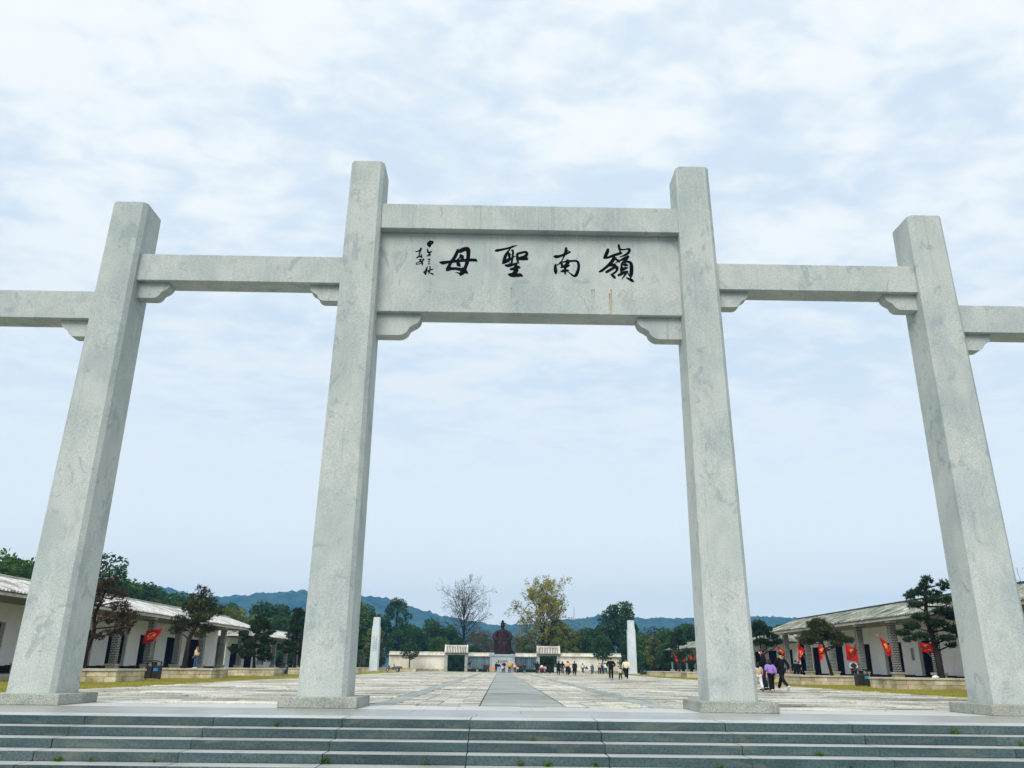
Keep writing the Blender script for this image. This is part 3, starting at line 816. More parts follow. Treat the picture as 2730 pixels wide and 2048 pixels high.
def gallery(s, Xc, cols, openings, ya, yb, tile, label, ped_top, col_top, eave_z, ridge_z):
    g = thing('gallery_building', label, 'gallery', (0, 0, 0))
    def X(d): return Xc + s * d
    fl = 0.25
    m = MB(); m.cbox(X(-0.95), X(7.0), ya, yb, -0.02, fl, 0.02); m.build('floor_plinth', COPING, g)
    # front wall with tall openings
    m = MB(); y = ya
    wz = col_top + 0.12
    for o0, o1 in openings + [(yb, yb)]:
        if o0 > y: m.box(X(2.9), X(3.15), y, o0, 0.66, wz)
        if o1 > o0: m.box(X(2.9), X(3.15), o0, o1, 3.0, wz)
        y = o1
    m.build('front_wall', WHITE_WALL, g)
    y = ya
    for o0, o1 in openings + [(yb, yb)]:
        if o0 > y: MB().box(X(2.93), X(3.12), y + 0.004, o0 - 0.004, fl, 0.655).build('base_course', BLACKBASE, g)
        y = o1
    m = MB(); m.box(X(6.8), X(7.0), ya, yb, fl, wz); m.build('rear_wall', WHITE_WALL, g)
    for y in (ya, yb - 0.2):
        m = MB(); m.box(X(3.16), X(6.79), y, y + 0.2, fl, wz); m.build('end_wall', WHITE_WALL, g)
    dm = MB()
    w = openings[0][1] - openings[0][0]
    for q in range(4):
        a = -w / 2 + q * w / 4
        dm.cbox(-0.03, 0.03, a + 0.01, a + w / 4 - 0.01, 0.0, 2.74, 0.008)
        for zz in (0.15, 0.75, 1.9):
            dm.box(-0.045, 0.045, a + 0.09, a + w / 4 - 0.09, zz, zz + (0.5 if zz < 1 else 0.7))
    dme = dm.mesh('door', DOORWOOD)
    for o0, o1 in openings:
        put('door', dme, g, (X(3.3), (o0 + o1) / 2, fl), None, (1, (o1 - o0) / w, 1))
    # soffit, fascia and columns
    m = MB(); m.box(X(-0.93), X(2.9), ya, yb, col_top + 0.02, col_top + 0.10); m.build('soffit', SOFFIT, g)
    m = MB(); m.box(X(-1.0), X(-0.93), ya - 0.02, yb + 0.02, eave_z - 0.22, eave_z - 0.03); m.build('fascia', MORTAR, g)
    k = (col_top - ped_top - 0.14) / 3.12
    for y in cols:
        put('column_pedestal', PED, g, (X(0), y, fl), None, (1, 1, (ped_top - fl) / 0.59))
        put('pedestal_cap', PCAP, g, (X(0), y, fl), None, (1, 1, (ped_top - fl) / 0.59))
        stuff(put('brick_shaft', SHAFT, g, (X(0), y, ped_top), None, (1, 1, k)))
        put('column_capital', CCAP, g, (X(0), y, col_top - 0.14))
        put('ceiling_lamp', LAMP, g, (X(1.5), y + 2.5, col_top + 0.02))
    tile_roof(g, s, Xc, ya - 0.3, yb + 0.3, -1.05, eave_z, 2.2, ridge_z, tile, TILE_D)
    tile_roof(g, s, Xc, ya - 0.3, yb + 0.3, 8.0, eave_z, 2.2, ridge_z, tile, TILE_D)
    m = MB(); m.cbox(X(2.05), X(2.35), ya - 0.35, yb + 0.35, ridge_z - 0.02, ridge_z + 0.17, 0.03); m.build('ridge', COPING if s < 0 else TILE_D, g)
    for y in (ya, yb - .12):       # gable ends closing the roof space
        m = MB(); m.prism([(X(-0.92), col_top + 0.104), (X(7.6), col_top + 0.104), (X(2.2), ridge_z - 0.08)], y, y + 0.12); m.build('gable', WHITE_WALL, g)
    return g
RC, LC = 26.5, -26.0
rcols = [32.05 + 5.37 * i for i in range(-3, 6)]
ropen = [(36.97 + 5.37 * i, 39.88 + 5.37 * i) for i in range(-4, 5)]
gallery(1, RC, rcols, ropen, 13.8, 61.1, TILE_R, 'long white gallery with mossy dark tile roof and brick columns hung with red flags', 0.87, 4.20, 4.35, 5.56)
lcols = [36.35 + 5.28 * i for i in range(-4, 6)]
lopen = [(41.35 + 5.28 * i, 44.43 + 5.28 * i) for i in range(-5, 4)]
gallery(-1, LC, lcols, lopen, 13.4, 64.5, TILE_L, 'long white gallery with pale limewashed tile roof and dark brick columns', 0.815, 4.02, 4.19, 5.26)

def low_gallery(s, Xc, ya, yb, cols, tile, label):
    """further wing: slender stone posts under a lower hipped roof"""
    g = thing('gallery_wing', label, 'gallery')
    def X(d): return Xc + s * d
    fl = 0.25
    m = MB(); m.cbox(X(-0.8), X(5.5), ya, yb, -0.02, fl, 0.02); m.build('floor_plinth', GREYSTONE, g)
    ym = ya + (yb - ya) * (0.45 if s > 0 else 0.8)
    m = MB(); m.box(X(3.0), X(3.2), ya, ym, fl, 3.6); m.build('front_wall', WHITE_WALL, g)
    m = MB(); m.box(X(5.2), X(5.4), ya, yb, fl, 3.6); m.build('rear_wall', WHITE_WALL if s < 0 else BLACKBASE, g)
    y = ya + 1.6
    while y + 2.6 < ym:
        m = MB(); m.cbox(X(2.96), X(2.99), y, y + 2.6, fl, 2.95, 0.01); m.build('door', DOORWOOD, g)
        y += 5.0
    for y in cols:
        m = MB(); m.cbox(X(0) - .3, X(0) + .3, y - .3, y + .3, fl, 0.85, 0.02); m.build('column_pedestal', COPING, g)
        if y < ym and s < 0 or (s > 0 and y < 86):
            stuff(put('brick_shaft', SHAFT, g, (X(0), y, 0.851), None, (1, 1, 2.66 / 3.12)))
        else:
            m = MB(); m.lathe([(0.15, 0.851), (0.13, 1.0), (0.125, 3.4), (0.17, 3.52)], (X(0), y, 0), 12); m.build('post', GREYSTONE, g, True)
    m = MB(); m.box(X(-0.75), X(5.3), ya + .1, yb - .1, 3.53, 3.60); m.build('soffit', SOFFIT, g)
    tile_roof(g, s, Xc, ya - 0.9, yb + 0.9, -0.95, 3.68, 2.2, 4.75, tile, TILE_D, 0.25, 3.2, 3.2)
    tile_roof(g, s, Xc, ya - 0.9, yb + 0.9, 6.2, 3.68, 2.2, 4.75, tile, TILE_D, 0.25, 3.2, 3.2)
    m = MB()
    for y, dy in ((ya - 0.9, 3.2), (yb + 0.9, -3.2)):      # hipped ends
        n = 28
        for i in range(n):
            d = -0.95 + 7.15 * (i + .5) / n
            f = (d + 0.95) / 3.15 if d < 2.2 else (6.2 - d) / 4.0
            f = max(0.03, min(1, f))
            rr = 0.08
            rings = []
            for q in (-0.03, f):
                rings.append([(X(d) + rr * math.cos(a), y + dy * q, 3.68 + 1.07 * q + rr * math.sin(a)) for a in [math.pi * k / 5 for k in range(6)]])
            m.loft(rings)
        m.add([(X(-0.95), y, 3.66), (X(6.2), y, 3.66), (X(2.2), y + dy, 4.73)], [(0, 1, 2)])
    stuff(m.build('hip_tile_rows', tile, g))
    m = MB(); m.cbox(X(2.08), X(2.32), ya + 2.2, yb - 2.2, 4.72, 4.9, 0.03); m.build('ridge', COPING, g)
    return g
low_gallery(1, RC + 0.3, 65.2, 114.0, [66.2 + 5.2 * i for i in range(10)], TILE_R, 'low hipped gallery wing with slender posts and mossy roof, beyond the brick gallery')
low_gallery(-1, LC - 0.3, 68.6, 92.5, [71 + 5.2 * i for i in range(4)], TILE_L, 'low hipped gallery wing with pale tile roof half hidden by dark pines')

# dark red benches standing along the gallery walls
BENCH = None
def bench_proto():
    o = thing('bench', 'dark red wooden bench against the white gallery wall', 'bench', group='dark red benches inside the galleries')
    MB().cbox(-0.22, 0.22, -0.9, 0.9, 0.40, 0.45, 0.01).build('seat', REDWOOD, o)
    for y in (-0.75, 0.75):
        for x in (-0.18, 0.18):
            MB().cbox(x - .03, x + .03, y - .03, y + .03, 0, 0.40, 0.006).build('leg', REDWOOD, o)
    MB().cbox(-0.015, 0.015, -0.7, 0.7, 0.12, 0.18, 0.004).build('stretcher', REDWOOD, o)
    return o
BENCH = bench_proto()
spots = [(LC - 2.3, 45.5), (LC - 2.3, 40.2), (LC - 2.3, 29.6), (LC - 2.3, 50.8), (RC + 2.3, 46.4), (RC + 2.3, 41.0), (RC + 2.3, 35.6)]
for i, (x, y) in enumerate(spots):
    o = BENCH if i == 0 else copy_tree(BENCH)
    o.location = (x, y, 0.25)
    o['label'] = 'dark red wooden bench by the wall under the limewashed tile roof' if x < 0 else 'dark red wooden bench by the wall behind the red flags'
    o['group'] = 'benches in the left gallery' if x < 0 else 'benches in the right gallery'
# notice on the right gallery wall
sg = thing('wall_notice', 'narrow grey notice with dark vertical characters on white gallery wall', 'sign', (29.395, 40.8, 0.06))
MB().cbox(-0.02, 0.0, -0.23, 0.23, 1.62, 2.48, 0.004).build('board', plain('notice_board', (0.36, 0.37, 0.42), 0.6, 0.2, 0.15, 6), sg)
def little_glyph(m, cx, cz, s, rnd, plane):
    """one small written character as a few brush marks; plane(a, b, lift) places the point"""
    for q in range(rnd.randint(5, 7)):
        ax, az = rnd.uniform(-.45, .45), rnd.uniform(-.45, .45)
        if rnd.random() < .55: bx, bz = ax + rnd.uniform(.3, .7) * (1 if ax < 0 else -1), az + rnd.uniform(-.1, .15)
        else: bx, bz = ax + rnd.uniform(-.15, .15), az + rnd.uniform(.35, .75) * (1 if az < 0 else -1)
        w = rnd.uniform(.10, .17) * s
        dx, dz = (bx - ax) * s, (bz - az) * s; L = math.hypot(dx, dz) or 1
        nx, nz = -dz / L * w / 2, dx / L * w / 2
        p = [(cx + ax * s + nx, cz + az * s + nz), (cx + bx * s + nx * .5, cz + bz * s + nz * .5), (cx + bx * s - nx * .5, cz + bz * s - nz * .5), (cx + ax * s - nx, cz + az * s - nz)]
        m.add([plane(a, b, 0.006 + q * .0006) for a, b in p] + [plane(a, b, 0) for a, b in p], [(0, 1, 2, 3), (0, 4, 5, 1), (1, 5, 6, 2), (2, 6, 7, 3), (3, 7, 4, 0)])
rr_ = random.Random(3)
for z, s_ in ((2.31, .17), (2.14, .15), (1.98, .17), (1.84, .15), (1.73, .16)):
    m = MB(); little_glyph(m, 0, z, s_, rr_, lambda a, b, l: (-0.0202 - l, -a, b)); m.build('written_character', INK, sg)

# ------------------------------------------------------------------ rear wall, roofed gateways, relief panels
WY = 138.0
def tiled_wall(x0, x1, label, hz=2.72, panels=False):
    w = thing('courtyard_wall', label, 'wall', (0, 0, 0))
    m = MB(); m.box(x0, x1, WY, WY + 0.4, 0.45, hz); m.build('plaster_wall', CREAM_WALL, w)
    m = MB(); x = x0
    while x < x1 - 0.05:
        d = min(random.uniform(0.5, 1.0), x1 - x)
        for za, zb in ((-0.05, 0.21), (0.215, 0.45)):
            MB().cbox(x + .006, x + d - .006, WY - 0.10 + random.uniform(-.02, .02), WY + 0.3, za, zb, 0.015).build('base_stone', SANDSTONE, w)
        x += d
    m = MB(); m.box(x0, x1, WY - 0.08, WY + 0.48, hz, hz + 0.10); m.build('cornice', TILE_W, w)
    m = MB(); m.add([(x0, WY - .42, hz + .13), (x1, WY - .42, hz + .13), (x1, WY + .2, hz + .62), (x0, WY + .2, hz + .62), (x0, WY + .82, hz + .13), (x1, WY + .82, hz + .13),
                     (x0, WY - .1, hz + .101), (x1, WY - .1, hz + .101), (x0, WY + .5, hz + .101), (x1, WY + .5, hz + .101)],
                    [(0, 1, 2, 3), (3, 2, 5, 4), (0, 6, 7, 1), (4, 5, 9, 8), (6, 8, 9, 7)])
    m.build('roof_slab', TILE_W, w)
    m = MB()
    n = int((x1 - x0) / 0.30)
    for i in range(n):
        x = x0 + (i + .5) * (x1 - x0) / n
        for sgn in (-1, 1):
            rings = []
            for q in (-0.06, 1.0):
                yy = WY + 0.2 + sgn * 0.62 * (1 - q); zz = hz + .13 + .49 * q
                rings.append([(x + .085 * math.cos(a), yy, zz + .085 * math.sin(a)) for a in [math.pi * k / 5 for k in range(6)]])
            m.loft(rings)
    stuff(m.build('tile_rows', TILE_W, w))
    m = MB(); m.cbox(x0, x1, WY + .08, WY + .32, hz + .60, hz + .76, 0.03); m.build('ridge', TILE_W, w)
    if panels:
        xs = np.linspace(x0 + .06, x1 - .06, max(3, int((x1 - x0) / 0.36)))
        for i in range(len(xs) - 1):
            MB().cbox(xs[i] + .008, xs[i + 1] - .008, WY - 0.085 + random.uniform(-.012, .012), WY - 0.001, 0.62, hz - 0.05, 0.012).build('relief_panel', PANEL, w)
    return w
PANEL = stone('teal_slate_panel', (0.05, 0.12, 0.14), (0.09, 0.17, 0.19), (0.17, 0.25, 0.27), blotch=0.9, fine=14, rough=0.6, spec=0.35, rv=0.45, stretch=(2, 1, 0.3), speck=0.25)
tiled_wall(-21.4, -10.95, 'cream plaster wall with tiled coping behind the parked cargo tricycle')
tiled_wall(10.72, 22.3, 'cream plaster wall with tiled coping behind the round-crowned young tree', 2.78)
tiled_wall(-6.6, 6.35, 'wall of teal slate panels with tiled coping behind the seated statue', 2.66, True)
def gateway(x0, x1, label):
    g = thing('roofed_gateway', label, 'gateway')
    for x in (x0, x1 - 0.55):
        y = 0
        for k in range(6):
            zz = 0.0 + k * 0.5
            MB().cbox(x + (k % 2) * .01, x + .55 - (k % 2) * .01, WY - .25, WY + .65, zz, zz + .495, 0.012).build('jamb_stone', GREYSTONE if k % 2 else COPING, g)
        MB().cbox(x - .06, x + .61, WY - .32, WY + .72, 3.0, 3.3, 0.03).build('corbel', COPING, g)
    MB().cbox(x0 + .552, x1 - .552, WY - .15, WY + .55, 2.95, 3.3, 0.02).build('lintel', COPING, g)
    xa, xb = x0 + 0.16, x1 - 0.16
    m = MB(); m.prism([(WY - .85, 3.36), (WY + .2, 4.45), (WY + 1.25, 3.36), (WY + .9, 3.301), (WY - .5, 3.301)], xa, xb, 'x'); m.build('roof_slab', TILE_D, g)
    m = MB(); n = 13
    for i in range(n):
        x = xa + (i + .5) * (xb - xa) / n
        for sgn in (-1, 1):
            rings = []
            for q in (-0.03, 1.0):
                rings.append([(x + .09 * math.cos(a), WY + .2 + sgn * 1.05 * (1 - q), 3.37 + 1.09 * q + .09 * math.sin(a)) for a in [math.pi * k / 5 for k in range(6)]])
            m.loft(rings)
    stuff(m.build('tile_rows', TILE_W, g))
    for x in (x0 - .02, x1 - .2):           # raised gable walls
        m = MB(); m.prism([(WY - 1.0, 3.32), (WY - 1.05, 3.62), (WY + .2, 4.80), (WY + 1.45, 3.62), (WY + 1.4, 3.32)], x, x + .22, 'x'); m.build('gable', TILE_W, g)
    MB().cbox(x0 + .2, x1 - .2, WY + .02, WY + .38, 4.42, 4.72, 0.03).build('ridge', TILE_W, g)
    for x, sd in ((x0 + .3, -1), (x1 - .3, 1)):
        MB().prism([(x, 4.715), (x + sd * .34, 4.99), (x + sd * .12, 4.715)], WY + .1, WY + .3).build('ridge_horn', TILE_W, g)
    return g
gateway(-10.93, -6.62, 'small roofed stone gateway in the wall below the leafless tree')
gateway(6.37, 10.70, 'small roofed stone gateway in the wall below the yellow-green tree')
# clipped hedges at the foot of the slate wall are made with the plants below

# ------------------------------------------------------------------ obelisk pillars
def obelisk(x, label, text):
    o = thing('stone_column', label, 'column', (x, 118.0, 0))
    MB().cbox(-1.1, 1.1, -1.1, 1.1, -0.03, 0.13, 0.02).build('plinth', COPING, o)
    def ring(h, z, c=0.10): return [(-h + c, -h, z), (h - c, -h, z), (h, -h + c, z), (h, h - c, z), (h - c, h, z), (-h + c, h, z), (-h, h - c, z), (-h, -h + c, z)]
    MB().loft([ring(.70, .131), (ring(.64, 7.0))]).build('shaft', OBELISK, o)
    MB().loft([ring(.555, 7.002), ring(.53, 8.42), ring(.50, 8.46)]).build('cap_block', OBELISK, o)
    if text:
        rnd = random.Random(11)
        for cx, zs in ((0.20, [5.38, 5.02, 4.66, 4.30, 3.94, 3.60, 3.26]), (-0.18, [5.36, 5.00, 4.65, 4.30, 3.95, 3.60, 3.24])):
            for z in zs:
                f = (z - .131) / 6.87
                yy = -(.70 - .06 * f)
                m = MB(); little_glyph(m, cx, z, .25, rnd, lambda a, b, l: (a, -(.70 - .06 * (b - .131) / 6.87) - l - .002, b)); m.build('written_character', INK, o)
    return o
obelisk(-21.1, 'square pale blue stone column with two rows of black writing', True)
obelisk(21.2, 'square pale blue stone column without writing on its face', False)

# ------------------------------------------------------------------ pedestal and statue
PY = 131.0
ped = thing('statue_pedestal', 'blue grey stone pedestal with black characters under the seated statue', 'pedestal', (-0.13, PY, 0))
MB().cbox(-2.25, 2.25, 0.06, 4.4, -0.02, 2.63, 0.02).build('body', GREYSTONE, ped)
MB().cbox(-2.42, 2.42, -0.06, 4.5, 2.64, 3.08, 0.03).build('cap_slab', GREYSTONE, ped)
for x in (-2.25, 1.88):
    MB().cbox(x, x + .37, -0.02, 0.055, 0.0, 2.63, 0.01).build('pilaster', GREYSTONE, ped)
INSET = stone('pale_inset', (0.36, 0.40, 0.40), (0.43, 0.46, 0.46), (0.48, 0.51, 0.51), blotch=.6, fine=20, rough=.6, rv=.15)
for za, zb in ((0.05, 1.30), (1.315, 2.08), (2.095, 2.55)):
    for xa, xb in ((-1.87, -0.005), (0.005, 1.87)):
        MB().cbox(xa, xb, 0.02, 0.058, za, zb, 0.006).build('facing_slab', INSET, ped)
rnd = random.Random(5)
for x in (-0.75, -0.27, 0.22, 0.70):
    m = MB(); little_glyph(m, x + .1, 1.80, .46, rnd, lambda a, b, l: (a, 0.0195 - l, b)); m.build('written_character', INK, ped)

st = thing('seated_statue', 'dark red bronze statue of a robed seated figure with tall crown', 'statue', (-0.13, PY + 2.0, 3.08))
def fold_ring(z, rx, ry, cx, cy, amp, k, ph, n=56, flat=1.0, knee=0.0):
    """horizontal section of the robe: an oval with folds; knee pushes two lobes to the front"""
    out = []
    for i in range(n):
        a = 2 * math.pi * i / n
        ca, sa = math.cos(a), math.sin(a)
        e = 2.6
        r_ = (abs(ca) ** e + abs(sa) ** e) ** (-1 / e)
        f = 1 + amp * math.sin(k * a + ph) + amp * .5 * math.sin((k * 2 + 3) * a + 1.7 * ph)
        x = rx * ca * r_ * f; y = ry * sa * r_ * f
        if sa < 0 and knee:
            y -= knee * (math.exp(-((x - .55 * rx) / (.33 * rx)) ** 2) + math.exp(-((x + .55 * rx) / (.33 * rx)) ** 2)) * (-sa) ** .5
        out.append((cx + x, cy + y, z))
    return out
m = MB()
# skirt and lap
m.loft([fold_ring(0.0, 1.36, 1.15, 0, -.45, .035, 17, .2, knee=.10), fold_ring(.12, 1.34, 1.15, 0, -.45, .05, 17, .2, knee=.12), fold_ring(.9, 1.26, 1.12, 0, -.42, .045, 15, .6, knee=.2),
        fold_ring(1.6, 1.20, 1.10, 0, -.42, .03, 13, .9, knee=.32), fold_ring(2.05, 1.22, 1.08, 0, -.38, .02, 11, 1.1, knee=.36), fold_ring(2.32, 1.18, 1.0, 0, -.30, .02, 11, 1.1, knee=.28),
        fold_ring(2.5, 1.05, .72, 0, .05, .02, 9, 1.2, knee=.05), fold_ring(2.9, .95, .55, 0, .22, .02, 9, 1.3), fold_ring(3.3, .95, .52, 0, .22, .02, 9, 1.5),
        fold_ring(3.75, 1.08, .52, 0, .22, .015, 8, 1.5), fold_ring(4.05, 1.02, .47, 0, .22, .01, 8, 1.5), fold_ring(4.28, .70, .38, 0, .22, .01, 6, 1), fold_ring(4.42, .36, .30, 0, .2, 0, 5, 1),
        fold_ring(4.6, .27, .26, 0, .18, 0, 5, 1)])
# cloak hanging from the shoulders to the base behind the arms
m.loft([fold_ring(0.02, 1.55, .75, .12, .65, .04, 19, .5), fold_ring(1.0, 1.50, .72, .08, .62, .04, 19, .6), fold_ring(2.2, 1.55, .70, 0, .5, .035, 17, .7), fold_ring(3.0, 1.58, .62, 0, .42, .03, 15, .8),
        fold_ring(3.5, 1.42, .55, 0, .35, .02, 13, .8), fold_ring(3.9, 1.12, .5, 0, .3, .015, 11, .9), fold_ring(4.15, .8, .42, 0, .26, .01, 9, .9)])
m.build('robe', BRONZE, st, True)
# sleeves: shoulder to elbow to hands resting on the lap
for sd in (-1, 1):
    m = MB()
    m.tube([(sd * .80, .12, 3.95), (sd * 1.18, .02, 3.65), (sd * 1.52, -.15, 3.10), (sd * 1.45, -.45, 2.75), (sd * 1.05, -.85, 2.52), (sd * .62, -1.10, 2.46)], [.30, .38, .40, .40, .34, .24], 14)
    m.tube([(sd * 1.35, -.45, 2.7), (sd * 1.30, -.65, 2.2), (sd * 1.22, -.75, 1.6)], [.30, .26, .08], 10)
    m.build('sleeve', BRONZE, st, True)
    m = MB()
    m.ell((sd * .50, -1.18, 2.47), (.20, .16, .10), 10, 6)
    for q in range(4):
        m.tube([(sd * (.40 + .06 * q), -1.28, 2.48), (sd * (.38 + .06 * q), -1.42, 2.45), (sd * (.37 + .06 * q), -1.48, 2.36)], [.04, .036, .026], 6)
    m.tube([(sd * .36, -1.12, 2.52), (sd * .26, -1.24, 2.50), (sd * .22, -1.32, 2.44)], [.05, .04, .03], 6)
    m.build('hand', BRONZE, st, True)
# head with face, hair, crown
m = MB()
m.ell((0, .10, 4.98), (.36, .40, .48), 16, 12)
m.ell((0, -.30, 4.94), (.055, .09, .12), 8, 6)
m.tube([(0, -.26, 5.08), (0, -.335, 4.93)], [.03, .05], 6)
for sd in (-1, 1):
    m.ell((sd * .145, -.245, 5.06), (.085, .05, .03), 8, 5)
    m.ell((sd * .15, -.27, 5.13), (.11, .03, .02), 8, 4)
    m.ell((sd * .365, .1, 4.98), (.045, .09, .16), 8, 6)
m.ell((0, -.27, 4.76), (.10, .05, .03), 8, 5)
m.build('head', BRONZE, st, True)
m = MB()
m.ell((0, .16, 5.14), (.395, .40, .40), 14, 9)
m.build('hair', BRONZE, st, True)
m = MB()
m.lathe([(.36, 0), (.38, .08), (.33, .16), (.26, .20), (.24, .40), (.27, .46), (.16, .54), (.05, .66), (.01, .70)], (0, .12, 5.36), 16)
for sd in (-1, 1):
    m.tube([(sd * .30, .1, 5.46), (sd * .52, .08, 5.50), (sd * .62, .07, 5.44)], [.05, .045, .07], 7)
m.build('crown', BRONZE, st, True)
m = MB()
m.tube([(0, -.34, 3.85), (0, -.36, 3.2), (0, -.42, 2.7)], [.10, .13, .10], 8)
for sd in (-1, 1): m.tube([(sd * .5, -.1, 4.12), (sd * .28, -.28, 3.9), (0, -.36, 3.7)], [.10, .11, .10], 8)
m.build('collar_band', BRONZE, st, True)
# throne base and cloak hem trailing at the side
MB().cbox(-1.45, 1.5, -.2, 1.55, 0.0, .5, .05).build('throne', BRONZE, st)
m = MB(); m.tube([(1.3, .7, 1.1), (1.7, .75, .55), (2.1, .7, .22), (2.35, .6, .04)], [.4, .34, .22, .05], 10); m.build('cloak_hem', BRONZE, st, True)
# ------------------------------------------------------------------ plant materials
BARK = stone('bark', (0.018, 0.013, 0.010), (0.032, 0.024, 0.018), (0.055, 0.043, 0.033), blotch=3, fine=25, rough=0.95, spec=0.1, rv=0.3, speck=0.4, stretch=(1, 1, .3), bump=0.02)
BARK_G = stone('grey_bark', (0.09, 0.085, 0.075), (0.14, 0.13, 0.115), (0.19, 0.18, 0.16), blotch=3, fine=25, rough=0.95, spec=0.1, rv=0.3, speck=0.3, stretch=(1, 1, .3), bump=0.02)
LF_DARK = leafmat('leaf_dark_green', (0.008, 0.022, 0.008), (0.050, 0.130, 0.020))
LF_MID = leafmat('leaf_mid_green', (0.014, 0.040, 0.010), (0.10, 0.20, 0.022))
LF_BRIGHT = leafmat('leaf_bright_green', (0.022, 0.060, 0.010), (0.115, 0.23, 0.020))
LF_OLIVE = leafmat('leaf_olive', (0.040, 0.050, 0.012), (0.22, 0.225, 0.03))
LF_YELLOW = leafmat('leaf_yellow_green', (0.15, 0.14, 0.02), (0.46, 0.41, 0.045), .6, .35)
LF_BROWN = leafmat('needle_brown', (0.040, 0.024, 0.012), (0.10, 0.065, 0.030), 0.8, 0.1)
LF_BRGREEN = leafmat('needle_brown_green', (0.018, 0.030, 0.009), (0.090, 0.095, 0.022), 0.7, 0.15)
LF_PINE = leafmat('needle_dark_green', (0.004, 0.011, 0.005), (0.028, 0.062, 0.014), 0.6, 0.1)
LF_PURPLE = leafmat('leaf_purple_brown', (0.022, 0.016, 0.018), (0.055, 0.045, 0.045))
LF_PALE = leafmat('bush_pale_olive', (0.085, 0.075, 0.030), (0.19, 0.17, 0.075))
HEDGE = leafmat('hedge_leaf', (0.012, 0.030, 0.006), (0.085, 0.105, 0.015))
NR = np.random.default_rng(21)
def unit(n):
    v = NR.normal(size=(n, 3)); return v / np.linalg.norm(v, axis=1, keepdims=True)
def leaf_quads(C, size, up=0.35, asp=0.55):
    """pointed leaf-shaped quads around the centres C"""
    n = len(C)
    d = unit(n); d[:, 2] = d[:, 2] * 0.7 - 0.1
    d /= np.linalg.norm(d, axis=1, keepdims=True)
    w = np.cross(d, unit(n)); w /= np.linalg.norm(w, axis=1, keepdims=True) + 1e-9
    s = (size * NR.uniform(0.6, 1.35, n))[:, None]
    V = np.zeros((n, 4, 3))
    V[:, 0] = C - d * s * .5; V[:, 1] = C + w * s * asp * .5; V[:, 2] = C + d * s * .5; V[:, 3] = C - w * s * asp * .5
    return V
def clump_points(c, r, n, flat=0.8):
    d = unit(n); rad = NR.uniform(0.25, 1.0, n) ** 0.5
    p = d * rad[:, None] * r
    p[:, 2] *= flat
    return p + np.array(c)
def limb(m, a, b, r0, r1, bend=0.12, n=5, seg=4):
    a = Vector(a); b = Vector(b); L = (b - a).length
    off = Vector((NR.normal(), NR.normal(), NR.normal() * .5)) * L * bend
    pts = []; rad = []
    for i in range(seg + 1):
        t = i / seg
        pts.append(a.lerp(b, t) + off * math.sin(math.pi * t)); rad.append(r0 + (r1 - r0) * t)
    m.tube(pts, rad, n)
def broad_tree(h, cr, base, lobes, per, lsize, mat, bark=BARK, lobe_r=(0.28, 0.42), trunk_r=None, flat=0.8, dome=1.0, twig=True):
    """trunk, limbs to each foliage clump, and leaf clumps with gaps between them; unit height h, at the origin"""
    m = MB(); tr = trunk_r or h * 0.022
    lean = Vector((NR.normal() * .03 * h, NR.normal() * .03 * h, 0))
    fork = base + (h - base) * 0.25
    limb(m, (0, 0, -0.05), Vector((0, 0, fork)) + lean * .6, tr * 1.15, tr * .75, .03, 8, 5)
    top = Vector((0, 0, h * .86)) + lean
    limb(m, Vector((0, 0, fork)) + lean * .6, top, tr * .75, tr * .2, .05, 6, 4)
    Vs = []; Ts = []
    cz = (h + base) / 2; rz = (h - base) / 2
    for k in range(lobes):
        a = 2.399963 * k + NR.uniform(-.5, .5); f = (k + .5) / lobes
        zz = -1 + 2 * f
        rr = math.sqrt(max(0.05, 1 - (abs(zz) ** 2.2) * dome)) * NR.uniform(.5, .92)
        lr = cr * NR.uniform(*lobe_r)
        c = Vector((math.cos(a) * rr * (cr - lr * .6), math.sin(a) * rr * (cr - lr * .6), cz + zz * (rz - lr * .55))) + lean * .8
        if c.z < base * .7: c.z = base * .7 + lr * .3
        s = Vector((0, 0, max(base * .8, min(c.z - rz * .35, h * .75)))) + lean * .6
        limb(m, s, c, tr * .33, tr * .08, .12, 5, 3)
        n = int(per * (lr / (cr * .35)) ** 2)
        P = clump_points(c, lr, n, flat)
        Vs.append(leaf_quads(P, lsize)); Ts.append(np.clip(np.full(n, NR.uniform(.1, .9)) + NR.normal(0, .08, n), 0, 1))
    return m.mesh('trunk', bark, True, False), quadmesh('crown', np.concatenate(Vs), mat, np.concatenate(Ts))
def needle_tufts(C, length, per, up=0.5, spread=0.9, w=0.05):
    n = len(C)
    base = np.repeat(C, per, axis=0)
    d = unit(n * per) * spread + np.array((0, 0, up)); d /= np.linalg.norm(d, axis=1, keepdims=True)
    s = np.cross(d, unit(n * per)); s /= np.linalg.norm(s, axis=1, keepdims=True) + 1e-9
    L = (length * NR.uniform(.6, 1.2, n * per))[:, None]
    V = np.zeros((n * per, 3, 3))
    V[:, 0] = base - s * L * w * 1.4; V[:, 1] = base + s * L * w * 1.4; V[:, 2] = base + d * L
    return V
